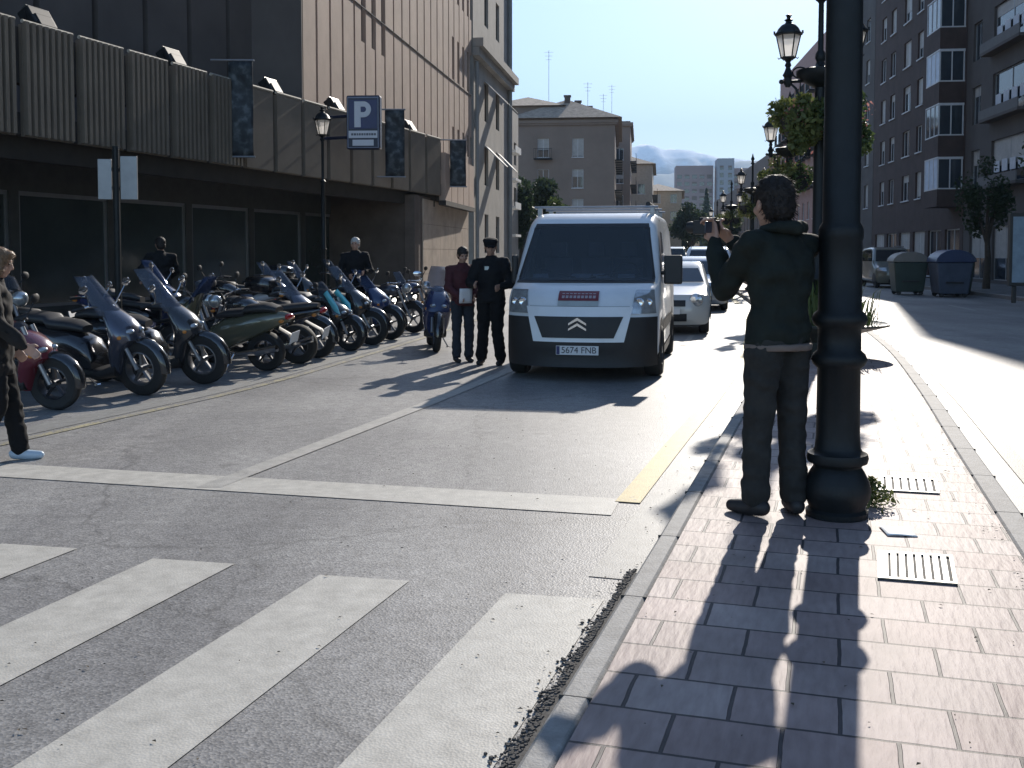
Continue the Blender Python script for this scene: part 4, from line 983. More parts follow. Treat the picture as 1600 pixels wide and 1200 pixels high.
for s in (-1, 1):
    V.patch('headlight', HL, van, s*.64 if s > 0 else -.93, .93 if s > 0 else -.64, .84, 1.13, out=.018, nu=8, nv=6, x0t=(.68 if s > 0 else -.90), x1t=(.90 if s > 0 else -.68))
    h_ = [o for o in COL.objects if o.parent == van and o.name.startswith('headlight')][-1]
    for xx, rr in ((.73, .055), (.84, .045)):
        mb = MB(); y_ = V.front(s*xx, .98)-.022; mb.lathe([(rr, 0), (rr*.75, -.008), (rr*.3, -.003), (0, -.002)], 12, (s*xx, y_, .98), 'y'); mb.build('bulb', CHR, h_)
    mb = MB(); mb.box(s*(1.10 if s > 0 else 1.0)-(.12 if s > 0 else .04), s*(1.10 if s > 0 else 1.0)+(.12 if s > 0 else .04), 1.12, 1.22, 1.18, 1.56); mb.box(min(s*.90, s*1.05), max(s*.90, s*1.05), 1.15, 1.2, 1.3, 1.36)
    mi = mb.build('wing_mirror', BLK, van, smooth=False, bevel=.04)
    V.side('side_window', CGL, van, [(1.06, 1.28), (1.95, 1.25), (1.98, 1.86), (1.55, 1.88)], s, .01)
    V.side('side_moulding', BLK, van, [(1.35, .55), (3.6, .55), (3.6, .70), (1.35, .70)], s, .008)
    V.side('door_seam', mat('seam', (.12, .12, .13), .8), van, [(2.04, .35), (2.055, .35), (2.055, 2.0), (2.04, 2.0)], s, .004)
    V.side('door_seam', MATS['seam'], van, [(3.25, .35), (3.265, .35), (3.265, 2.0), (3.25, 2.0)], s, .004)
    V.side('sill', BLK, van, [(1.3, .2), (3.6, .2), (3.6, .34), (1.3, .34)], s, .007)
for y_ in (.95, 4.0): V.arch(van, y_, .34, .42, BLK)
for s in (-1, 1):
    for y_ in (.95, 4.0): wheel(van, (s*.875, y_, .335), .335, .23, rimmat=RIMD)
mb = MB(); mb.box(-.8, .8, .35, 4.6, .2, .3); mb.build('underbody', BLK, van, smooth=False)
for i, y_ in enumerate((1.9, 2.9, 3.9)):
    mb = MB(); mb.tube([(-.86, y_, 2.22), (.86, y_, 2.22)], .018, 8)
    for s in (-1, 1): mb.box(s*.78-.03, s*.78+.03, y_-.03, y_+.03, 2.08, 2.21)
    mb.build('roof_bar', FRAMEA, van, smooth=False)
mb = MB(); mb.tube([(.72, 1.95, 2.26), (.74, 3.9, 2.26)], .035, 10); mb.build('roof_tube', BLK, van)
mb = MB()
for k, zz in enumerate((.745, .68)):                       # two stacked chevrons
    for s in (-1, 1):
        y_ = V.front(0, zz)-.075
        mb.add([(0, y_, zz+.055), (0, y_, zz+.02), (s*.11, y_, zz-.04), (s*.11, y_, zz-.015), (0, y_+.02, zz+.055), (0, y_+.02, zz+.02), (s*.11, y_+.02, zz-.04), (s*.11, y_+.02, zz-.015)], [(0, 1, 2, 3), (4, 7, 6, 5), (0, 3, 7, 4), (1, 5, 6, 2), (2, 6, 7, 3)])
mb.build('emblem', CHR, van, smooth=False)
REDL = mat('label_red', (.16, .025, .035), .5)
V.patch('bonnet_sign', mat('label_grey', (.35, .38, .38), .6), van, -.26, .24, .935, 1.075, out=.020, nu=8, nv=3)
V.patch('bonnet_sign', REDL, van, -.26, .24, 1.0, 1.115, out=.026, nu=8, nv=3)
for k in range(9): V.patch('bonnet_lettering', mat('letter_grey', (.32, .28, .30), .5), van, -.215+k*.048, -.215+k*.048+.034, 1.03, 1.09, out=.034, nu=1, nv=1)
plate(van, V.front(0, .4)-.035, .40, '5674 FNB', .52)
V.patch('bonnet_seam', MATS['seam'], van, -.62, .62, .925, .933, out=.016, nu=8, nv=1)
for s in (-1, 1):
    mb = MB(); mb.tube([(s*.1-.05, .93, 1.262), (s*.1+s*.62, 1.1, 1.40)], .012, 5); mb.build('wiper', BLK, van)
# cars ---------------------------------------------------------------
def car(lab, x, y, rz, L, W, H, m, kind='hatch', name='car', txt=''):
    t = thing(name, lab, 'car', (x, y, 0), rz, 'cars queuing behind the van' if name == 'car' else None)
    hb = H*.60
    if kind == 'suv': P = [(.12, .25), (.02, .4), (.0, .62), (.04, .80), (.2, .95), (.95, 1.08), (1.15, 1.2), (1.75, H-.10), (2.1, H-.02), (L*.6, H), (L-.5, H-.05), (L-.15, H-.28), (L-.03, 1.05), (L, .7), (L-.02, .4), (L-.1, .25)]
    else: P = [(.12, .2), (.03, .3), (.0, .48), (.05, .66), (.18, .78), (.95, .92), (1.12, .98), (1.7, H-.12), (1.98, H-.02), (2.4, H), (L*.7, H-.04), (L-.55, H-.22), (L-.12, .98), (L-.02, .85), (L, .5), (L-.03, .3), (L-.12, .2)]
    S = Shell(P, W, H, r=.13, zb=P[6][1]-.05, tumble=.17, nose=.40, tail=.15)
    S.body('body', m, t)
    zb = P[6][1]+.03; zt = H-.14; a = W/2
    S.patch('windscreen', CGL, t, -a*.84, a*.84, zb, zt, out=.012, nu=14, nv=6, x0t=-a*.70, x1t=a*.70)
    S.patch('lower_grille', BLK, t, -a*.45, a*.45, .27, .42, out=.014, nu=8, nv=3)
    S.patch('bumper', m, t, -a*.97, a*.97, .24, .25, out=.01, nu=4, nv=1) if False else None
    zh = P[3][1]
    for s in (-1, 1):
        if kind == 'mini':
            xx = s*a*.66; mb = MB(); y_ = S.front(xx, zh+.02)-.0
            mb.lathe([(.125, .06), (.13, -.02), (.115, -.045), (.06, -.065), (.0, -.07)], 18, (xx, y_, zh+.02), 'y'); mb.build('headlight', HL, t)
        else:
            x0, x1 = (a*.55, a*.93) if s > 0 else (-a*.93, -a*.55)
            S.patch('headlight', HL, t, x0, x1, zh-.02, zh+.14, out=.015, nu=6, nv=4)
        mb = MB(); mb.box(s*(a+.07)-.09, s*(a+.07)+.09, 1.25, 1.36, zb+.0, zb+.15); mb.build('wing_mirror', m if kind != 'suv' else BLK, t, smooth=False, bevel=.04)
        S.side('side_window', CGL, t, [(1.45, zb), (L-.75, zb), (L-.95, zt-.02), (1.95, zt-.01)], s, .008)
        S.side('door_seam', MATS['seam'], t, [(L*.52, .3), (L*.52+.015, .3), (L*.52+.015, zb), (L*.52, zb)], s, .005)
    S.patch('grille', BLK if kind != 'mini' else BLK, t, -a*.42, a*.42, zh-.10, zh+.02, out=.016, nu=8, nv=3)
    plate(t, S.front(0, .47)-.02, .47, '', .5)
    for s in (-1, 1):
        for yy in (.78, L-.75): wheel(t, (s*(a-.13), yy, .31), .31, .2)
    for yy in (.78, L-.75): S.arch(t, yy, .32, .38, BLK)
    mb = MB(); mb.box(-a+.2, a-.2, .3, L-.3, .17, .26); mb.build('underbody', BLK, t, smooth=False)
    if kind == 'suv':
        for s in (-1, 1): mb = MB(); mb.tube([(s*a*.7, 2.0, H+.03), (s*a*.7, L-.6, H+.03)], .02, 6); mb.build('roof_rail', BLK, t)
    return t
CRM = mat('car_cream', (.55, .54, .50), .25, var=.03, coat=1); SIL = mat('car_silver', (.36, .39, .42), .25, metal=.35, var=.03, coat=1)
WHT = mat('car_white', (.7, .71, .72), .25, var=.03, coat=1); DBL = mat('car_dark_blue', (.03, .04, .08), .25, coat=1); OLV = mat('car_olive', (.12, .12, .09), .3, coat=.8)
car('small cream car with round headlights directly behind the van', 2.98, 20.3, R(-10), 3.65, 1.68, 1.42, CRM, 'mini')
car('silver car third in the queue behind the van', 5.05, 28.8, R(-10), 4.2, 1.75, 1.50, SIL)
car('tall white car fourth in the queue with a bright roof', 6.9, 37.0, R(-10), 4.4, 1.82, 1.84, WHT, 'suv')
car('dark tall car with pale roof farther back in the left lane', 8.4, 56, R(-10), 4.4, 1.8, 1.95, OLV, 'suv')
car('dark blue car near the end of the queue', 10.4, 64, R(-10), 4.2, 1.75, 1.5, DBL)
car('small white car last in the visible queue', 12.4, 72, R(-11), 4.1, 1.75, 1.5, WHT)
car('old olive van parked in the shade left of the recycling bins', 17.4, 47.5, R(-7), 4.5, 1.85, 1.88, OLV, 'suv', name='parked_car')
car('dark blue car parked in the shade behind the bins', 20.0, 60, R(-7), 4.2, 1.75, 1.5, DBL, name='parked_car')
# ------------------------------------------------------------------ recycling bins
def bin_(lab, x, y, rz, m, lid, W=1.35, Hh=1.65):
    t = thing('recycling_bin', lab, 'bin', (x, y, 0), rz, 'recycling bins in the shade across the road')
    mb = MB(); mb.rings([[(-W*.42, -.5, .12), (W*.42, -.5, .12), (W*.42, .5, .12), (-W*.42, .5, .12)], [(-W*.5, -.62, 1.25), (W*.5, -.62, 1.25), (W*.5, .62, 1.25), (-W*.5, .62, 1.25)]])
    mb.build('body', m, t, smooth=False, bevel=.05)
    mb = MB(); n = 9; ring = [[], []]
    for i in range(n+1):
        a = math.pi*i/n
        for k, xx in enumerate((-W*.53, W*.53)): ring[k].append((xx, -.66*math.cos(a), 1.26+(Hh-1.26)*math.sin(a)))
    mb.rings(ring); mb.build('lid', lid, t, bevel=.02)
    for s in (-1, 1):
        mb = MB(); mb.box(s*W*.5-.04, s*W*.5+.04, -.3, .3, .5, .56); mb.build('lifting_arm', BLK, t, smooth=False)
        for yy in (-.4, .4):
            mb = MB(); mb.lathe([(.09, -.03), (.09, .03)], 10, (s*W*.36, yy, .09), 'x'); mb.build('castor', BLK, t)
GB = mat('bin_green', (.03, .05, .04), .5, var=.2); LB2 = mat('lid_beige', (.2, .18, .155), .5); BB = mat('bin_grey_blue', (.07, .09, .13), .5, var=.2); LDB = mat('lid_blue', (.03, .05, .12), .4)
bin_('green recycling bin with beige curved lid, left of the blue one', 15.2, 40.6, R(80), GB, LB2)
bin_('blue recycling bin with blue curved lid', 16.0, 38.6, R(80), BB, LDB, 1.6, 1.72)
bin_('dark green recycling bin right of the blue one', 16.95, 40.6, R(80), GB, BB, 1.6, 1.7)
t = thing('advertising_panel', 'lit glass advertising panel standing on the shaded right pavement', 'advertising panel', (15.0, 30.6, .14), R(-4))
mb = MB(); mb.box(-.62, .62, -.09, .09, .5, 2.6); mb.box(-.5, -.38, -.05, .05, 0, .499); mb.box(.38, .5, -.05, .05, 0, .499); mb.build('frame', FRAMED, t, smooth=False, bevel=.02)
mb = MB(); mb.box(-.54, .54, -.105, -.091, .6, 2.5); pn = mb.build('panel', mat('panel_pale', (.3, .37, .43), .25, var=.2, scale=2), t, smooth=False)
# ------------------------------------------------------------------ motorcycles (local x = forward)
SEATM = mat('seat_vinyl', (.022, .022, .024), .5, var=.2, bump=.001, bscale=80)
def loft(mb, secs, n=14, p=2.6):
    """sections (x, zc, half width, half height[, power]) as superellipses"""
    rs = []
    for s in secs:
        x, zc, hw, hh = s[:4]; pw = s[4] if len(s) > 4 else p; rg = []
        for i in range(n):
            a = 2*math.pi*i/n; c, d = math.cos(a), math.sin(a)
            rg.append((x, hw*math.copysign(abs(c)**(2/pw), c), zc+hh*math.copysign(abs(d)**(2/pw), d)))
        rs.append(rg)
    mb.rings(rs)
def paint(name, c, metal=0.): return mat('paint_'+name, c, .22, metal=metal, var=.06, coat=1)
SCR = see_through('windscreen_smoke', (.10, .11, .13), .72); SCRB = see_through('windscreen_blue', (.08, .12, .24), .68); SCRC = see_through('windscreen_clear', (.30, .34, .42), .80)
MOTOS = []
def moto(lab, x, y, head, col, kind='maxi', screen=SCR, sh=.45, col2=None, topcase=False, lean=.12, steer=0., pl=False, z=0., name='motorcycle', stripe=None, s=1.):
    """head = compass angle (degrees) the bike points to, 0 = away from the camera, 90 = right"""
    t = thing(name, lab, 'motorcycle' if kind != 'maxi' and kind != 'scooter' else 'scooter', (x, y, z), math.atan2(math.cos(R(head)), math.sin(R(head))), 'motorcycles parked along the left pavement')
    t.rotation_euler = (-lean, 0, t.rotation_euler[2]); t.scale = (s, s, s)
    col2 = col2 or col; big = kind == 'maxi'
    rf = .31 if kind != 'scooter' else .28; rb = .29 if kind == 'moto' else .27
    fx, rx = .74, -.62
    wheel(t, (fx, 0, rf), rf, .115, 'y', RIM if kind != 'scooter' else RIMD, 5, 'front_wheel'); wheel(t, (rx, 0, rb), rb, .14, 'y', RIMD, 5, 'rear_wheel')
    # front mudguard
    mb = MB()
    rs = []
    for i in range(9):
        a = R(-8+i*17); r0 = rf+.03
        cx, cz = fx+r0*math.cos(a), rf+r0*math.sin(a); ox, oz = math.cos(a)*.012, math.sin(a)*.012
        rs.append([(cx-ox*3, -.075, cz-oz*3), (cx, -.06, cz), (cx+ox*2, 0, cz+oz*2), (cx, .06, cz), (cx-ox*3, .075, cz-oz*3), (cx-ox, 0, cz-oz)])
    mb.rings(rs); mb.build('front_mudguard', PK, t, ang=60)
    mb = MB()
    for q in (-.085, .085): mb.tube([(fx, q, rf), (fx-.16, q, .62), (fx-.26, q*.9, .86)], .024, 8)
    mb.build('fork', FRAMEA, t)
    if kind in ('maxi', 'scooter'):
        k = 1. if big else .86
        mb = MB(); loft(mb, [(-1.02, .74*k, .04, .05), (-.92, .73*k, .11, .09), (-.7, .68*k, .17, .14), (-.4, .60*k, .20, .19), (-.1, .52*k, .20, .22), (.12, .44*k, .19, .20), (.2, .36, .18, .10)]); mb.build('rear_body', col, t, ang=50)
        mb = MB(); loft(mb, [(.0, .27, .17, .06), (.3, .25, .19, .055), (.5, .30, .17, .08)], p=4); mb.build('floorboard', BLK, t, ang=50)
        mb = MB()      # leg shield and nose
        rs = []
        for xx, zz, hw, th in ((.46, .26, .13, .05), (.47, .40, .19, .08), (.50, .54, .22, .11), (.55, .66, .23, .20), (.52, .76, .215, .21), (.46, .87, .18, .18), (.38, .97, .13, .12), (.32, 1.03, .08, .06)):
            zz *= k; rg = []
            for i in range(14):
                a = 2*math.pi*i/14; c, d = math.cos(a), math.sin(a)
                rg.append((xx+th*(c if c > 0 else c*.5)-(0 if c < 0 else 0), hw*math.copysign(abs(d)**.8, d), zz-.02*c))
            rs.append(rg)
        mb.rings(rs); fr = mb.build('front_fairing', col2, t, ang=50)
        for q in (-1, 1):
            mb = MB(); mb.ell((.68, q*.085, .735*k), (.06, .06, .035), 10, 6); mb.build('headlight', HL, fr)
            mb = MB(); mb.ell((.62, q*.18, .68*k), (.04, .035, .03), 8, 6); mb.build('indicator', mat('amber_lens', (.55, .2, .03), .2), fr)
        zs = .96*k
        mb = MB(); mb.grid(lambda u, v: (.52-sh*.80*v-.13*(2*u-1)**2, (.36+.06*v)*(u-.5)*(1-.45*v*v), zs-.04+sh*v), 8, 6)
        o = mb.build('windscreen', screen, t, recalc=False); q = o.modifiers.new('s', 'SOLIDIFY'); q.thickness = .006
        mb = MB(); loft(mb, [(-.86, .84*k, .11, .04), (-.7, .87*k, .15, .06), (-.42, .85*k, .16, .055), (-.38, .80*k, .16, .06), (-.1, .78*k, .15, .055), (.06, .74*k, .09, .04)]); mb.build('seat', SEATM, t, ang=50)
        hx, hz = .33, 1.0*k
        mb = MB(); mb.tube([(.05, .05, .33), (-.25, .10, .24), (-.62, .19, .30), (-.9, .21, .36)], [.02, .025, .055, .05], 10); mb.build('exhaust', CHR if big else BLK, t)
        zt = .76*k
    else:
        mb = MB(); mb.tube([(.45, .0, .78), (.1, .0, .62), (-.2, 0, .58), (-.55, 0, .7), (-.9, 0, .78)], .03, 8); mb.tube([(.42, 0, .72), (.3, 0, .4), (.15, 0, .25), (-.35, 0, .25), (-.62, 0, .3)], .028, 8); mb.build('frame', STEEL, t)
        mb = MB(); mb.obox((.08, 0, .42), (.34, .26, .22)); mb.tube([(.12, 0, .42), (.26, 0, .66)], .10, 10)
        for i in range(5): mb.tube([(.15+i*.028, 0, .5+i*.045), (.16+i*.028, 0, .512+i*.045)], .125, 10)
        mb.build('engine', FRAMEA, t, bevel=.01)
        mb = MB(); loft(mb, [(-.08, .78, .09, .07), (.05, .83, .14, .11), (.22, .86, .15, .12), (.38, .84, .12, .10), (.44, .82, .06, .06)]); mb.build('fuel_tank', col, t, ang=50)
        mb = MB(); loft(mb, [(-.98, .86, .06, .03), (-.8, .85, .12, .05), (-.5, .82, .14, .05), (-.2, .80, .12, .05), (-.05, .8, .07, .04)]); mb.build('seat', SEATM, t, ang=50)
        mb = MB(); loft(mb, [(-1.05, .80, .05, .03), (-.85, .76, .11, .06), (-.5, .70, .13, .09), (-.3, .64, .11, .06)]); mb.build('tail_fairing', col2, t, ang=50)
        mb = MB(); mb.ell((.62, 0, .90), (.10, .10, .10), 12, 8); mb.build('headlight', HL, t)
        mb = MB(); mb.tube([(.16, .10, .36), (-.1, .15, .24), (-.6, .2, .32), (-.95, .21, .42)], [.02, .022, .05, .048], 10); mb.build('exhaust', CHR, t)
        hx, hz = .40, 1.0
        zt = .80
        if screen:
            mb = MB(); mb.grid(lambda u, v: (.62-sh*.55*v-.08*(2*u-1)**2, .34*(u-.5)*(1-.3*v), .98+sh*v), 8, 5)
            o = mb.build('windscreen', screen, t, recalc=False); q = o.modifiers.new('s', 'SOLIDIFY'); q.thickness = .006
    mb = MB(); mb.tube([(hx-.12, -.36, hz-.0), (hx-.04, -.24, hz+.03), (hx+.03, -.1, hz), (hx+.03, .1, hz), (hx-.04, .24, hz+.03), (hx-.12, .36, hz)], .014, 8); hb = mb.build('handlebar', CHR, t)
    for q in (-1, 1):
        mb = MB(); mb.tube([(hx-.13, q*.39, hz), (hx-.06, q*.27, hz+.02)], .02, 8); mb.build('grip', BLK, hb)
        mb = MB(); mb.tube([(hx-.03, q*.22, hz+.02), (hx+.02, q*.30, hz+.16), (hx+.02, q*.33, hz+.2)], .008, 6); mb.ell((hx+.02, q*.35, hz+.23), (.018, .075, .05), 10, 6)
        mb.build('mirror', BLK if not big else CHR, hb)
    if stripe:
        for q in (-1, 1):
            mb = MB(); mb.tube([(.40, q*.15, .96), (.60, q*.19, .72), (.66, q*.15, .52)], [(.018, .05), (.02, .055), (.01, .03)], 8, ref=(0, 1, 0)); mb.build('side_stripe', stripe, t)
    # rear end
    mb = MB(); mb.ell((-1.0 if kind != 'moto' else -1.04, 0, zt-.01), (.05, .10, .045), 10, 6); tl = mb.build('tail_light', TL, t)
    for q in (-1, 1): mb = MB(); mb.ell((-.96, q*.15, zt-.05), (.035, .045, .025), 8, 6); mb.build('indicator', mat('amber_lens', (.55, .2, .03), .2), t)
    mb = MB(); mb.tube([(-.75, 0, .62), (-.98, 0, .50), (-1.05, 0, .36)], [(.07, .02), (.08, .015), (.08, .012)], 8, ref=(0, 1, 0)); mg = mb.build('rear_mudguard', BLK, t)
    mb = MB(); mb.obox((-1.06, 0, .47), (.008, .22, .16), (0, R(-18), 0)); mb.build('number_plate', PLATE, mg, smooth=False)
    mb = MB(); mb.tube([(-.2, .12, .24), (-.12, .26, .02)], .012, 6); mb.tube([(-.14, .24, .012), (-.10, .30, .012)], .022, 6); mb.build('side_stand', CHR, t)
    if topcase:
        mb = MB(); loft(mb, [(-1.22, 1.06, .12, .07), (-1.15, 1.07, .2, .13), (-.9, 1.07, .22, .15), (-.72, 1.05, .2, .12), (-.68, 1.04, .14, .07)], p=4); mb.build('top_case', topcase, t, ang=50)
        mb = MB(); mb.box(-1.1, -.6, -.06, .06, .86, .92); mb.build('rack', BLK, t, smooth=False)
    MOTOS.append(t); return t
PK = paint('black', (.012, .012, .014)); PDG = paint('dark_grey', (.022, .023, .026)); PSL = paint('silver', (.07, .075, .10), .5)
PBL = paint('blue', (.015, .035, .11)); POL = paint('olive', (.10, .10, .065), .2); PRD = paint('red', (.13, .02, .03)); PWH = paint('white', (.5, .5, .52)); PCY = paint('cyan', (.10, .48, .55)); PNV = paint('navy', (.02, .03, .09))
# front wheel contact = position - forward*(.74)
def put(lab, wx, wy, head, *a, rear=False, **k):
    d = .74 if not rear else -.62
    head += random.uniform(-6, 6); k['lean'] = k.get('lean', .1)*random.uniform(.7, 1.5); h_ = R(head); return moto(lab, wx-math.sin(h_)*d, wy-math.cos(h_)*d, head, *a, **k)
put('scooter with pink and white nose half hidden behind the walking woman', -4.60, 10.62, 101, PK, 'scooter', None or SCR, .12, PRD, lean=-.1)
put('black scooter with silver nose and tall windscreen, second from the left', -4.10, 11.72, 104, PK, 'maxi', SCRC, .42, PSL, lean=-.1)
put('large black scooter with curved blue-tinted windscreen, third from the left', -3.72, 12.75, 106, PK, 'maxi', SCRC, .50, PDG, lean=-.1)
put('olive scooter parked tail-out with white number plate showing', -3.30, 14.2, -74, POL, 'maxi', SCRB, .35, POL, rear=True, lean=.1)
put('black motorcycle with white fork legs between the olive and the silver scooter', -3.05, 15.1, -72, PDG, 'moto', None, .1, PK, rear=True, lean=.1)
put('scooter with silver nose and clear windscreen right of the tail-out pair', -2.93, 15.9, 108, PK, 'maxi', SCRC, .42, PSL, lean=-.08)
put('scooter with a cyan stripe along its leg shield', -2.62, 17.1, 108, PK, 'scooter', SCR, .34, PK, stripe=PCY, lean=-.08, topcase=PK)
put('dark scooter with slim silver windscreen right of the cyan-striped one', -2.42, 18.2, 108, PDG, 'maxi', SCRC, .45, PDG, lean=-.08)
put('blue-nosed scooter with red tail light beside it, near the lamp post', -2.22, 19.3, 110, PK, 'maxi', SCRB, .42, PBL, lean=-.08)
put('motorcycle with a pale tank at the far end of the front row', -1.95, 21.0, 112, PSL, 'moto', SCRC, .25, PK, lean=-.1)
put('dark motorcycle farthest down the front row', -1.7, 22.6, 112, PNV, 'moto', None, .2, PK, lean=-.1)
put('black motorcycle with raised mirrors parked on the pavement behind the nearest scooters', -5.9, 12.7, 95, PK, 'moto', SCR, .2, PK, lean=.1, z=.14)
put('motorcycle with dark blue screen in the second row behind the large black scooter', -5.0, 16.0, 100, PNV, 'maxi', SCRB, .42, PBL, lean=.1, z=.14)
put('black motorcycle with white round number board in the second row', -4.1, 17.8, -70, PK, 'moto', None, .2, PWH, rear=True, lean=.1, z=.14)
put('silver scooter in the second row seen above the olive scooter', -4.2, 19.8, 100, PSL, 'maxi', SCRC, .35, PSL, lean=.08, z=.14)
put('dark scooter with top case in the second row near the standing man', -3.3, 21.6, 106, PK, 'maxi', SCR, .4, PDG, lean=.08, topcase=PDG, z=.14)
put('black scooter with tinted screen squeezed between the two nearest large scooters', -4.75, 12.9, 99, PK, 'maxi', SCR, .38, PK, lean=.1)
put('dark motorcycle with round headlamp behind the olive scooter', -4.3, 15.2, 104, PDG, 'moto', SCR, .2, PK, lean=.1)
put('silver-grey scooter in the second row just left of the street lamp', -4.0, 21.4, 104, PSL, 'maxi', SCRC, .36, PDG, lean=.1, z=.14)
put('blue scooter with rear box parked on the road edge beside the two people', -1.22, 16.9, 168, PNV, 'maxi', SCRC, .45, PNV, lean=.06, name='scooter')
# ------------------------------------------------------------------ people
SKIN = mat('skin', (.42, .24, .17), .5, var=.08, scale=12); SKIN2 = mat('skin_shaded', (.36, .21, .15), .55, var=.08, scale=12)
def solidify_blob(mb, voxel, smooth=6, wr=0., wf=9., fac=.55, name='b'):
    """union of the overlapping volumes in mb as one continuous skin"""
    bm = bmesh.new(); me = mb.mesh('tmp', SKIN, False); bm.from_mesh(me); bmesh.ops.recalc_face_normals(bm, faces=bm.faces); bm.to_mesh(me); bm.free()
    o = bpy.data.objects.new('tmp', me); COL.objects.link(o)
    r = o.modifiers.new('r', 'REMESH'); r.mode = 'VOXEL'; r.voxel_size = voxel
    s = o.modifiers.new('s', 'SMOOTH'); s.factor = fac; s.iterations = smooth
    bpy.context.view_layer.update()
    out = bpy.data.meshes.new_from_object(o.evaluated_get(bpy.context.evaluated_depsgraph_get())); bpy.data.objects.remove(o)
    if wr:
        for v in out.vertices:
            n = noise.noise(Vector((v.co.x*wf, v.co.y*wf, v.co.z*wf*1.7)))+.5*noise.noise(v.co*wf*2.3)
            v.co += v.normal*n*wr
    out.polygons.foreach_set('use_smooth', [True]*len(out.polygons)); return out
def obj(name, me, m, parent=None):
    me.materials.clear(); me.materials.append(m); me.name = name
    o = bpy.data.objects.new(name, me); COL.objects.link(o)
    if parent: o.parent = parent
    return o
def L2(a, b, t): return tuple(a[i]+(b[i]-a[i])*t for i in range(3))
def hand(mb, wrist, elbow, curl=.5, palm_n=None, k=1., thumb_side=1):
    w_ = Vector(wrist); d = (w_-Vector(elbow)).normalized()
    pn = Vector(palm_n).normalized() if palm_n else d.orthogonal().normalized()
    pn = (pn-d*pn.dot(d)).normalized(); sd_ = d.cross(pn).normalized()*thumb_side
    pc = w_+d*.045*k
    for i in range(4):
        o_ = (i-1.5)*.019*k; base = w_+d*.012*k+sd_*o_*.7; kn = w_+d*.085*k-sd_*o_
        mb.caps(w_+d*.01*k-sd_*o_*.8, .015*k, kn, .0115*k, 8)
        ln = (.070, .078, .073, .058)[i]*k; dd = d.copy(); p = kn; ax = sd_
        for j, f in enumerate((.45, .32, .23)):
            dd = (Matrix.Rotation(-curl*(.7+.35*j)*thumb_side, 3, ax) @ dd).normalized(); q = p+dd*ln*f
            mb.caps(p, (.0100-.0009*j)*k, q, (.0093-.0009*j)*k, 8); p = q
    b = w_+d*.025*k+sd_*.026*k; dd = (d*.6+sd_*.75+pn*.25).normalized(); q = b+dd*.035*k
    mb.caps(b, .013*k, q, .0115*k, 8); dd2 = (d*.9+sd_*.15+pn*.45).normalized(); mb.caps(q, .0115*k, q+dd2*.032*k, .009*k, 8)
DEF = dict(ank=[(-.10, 0, .08), (.10, 0, .08)], knee=[(-.10, .03, .48), (.10, .03, .48)], hip=[(-.095, 0, .90), (.095, 0, .90)],
           pelvis=(0, 0, .95), waist=(0, .0, 1.10), chest=(0, -.01, 1.30), neck=(0, -.01, 1.48), sh=[(-.185, -.01, 1.42), (.185, -.01, 1.42)],
           elb=[(-.24, -.02, 1.12), (.24, -.02, 1.12)], wri=[(-.25, .08, .88), (.25, .08, .88)], head=(0, .02, 1.635), look=0., toe=[0, 0], nod=0.)
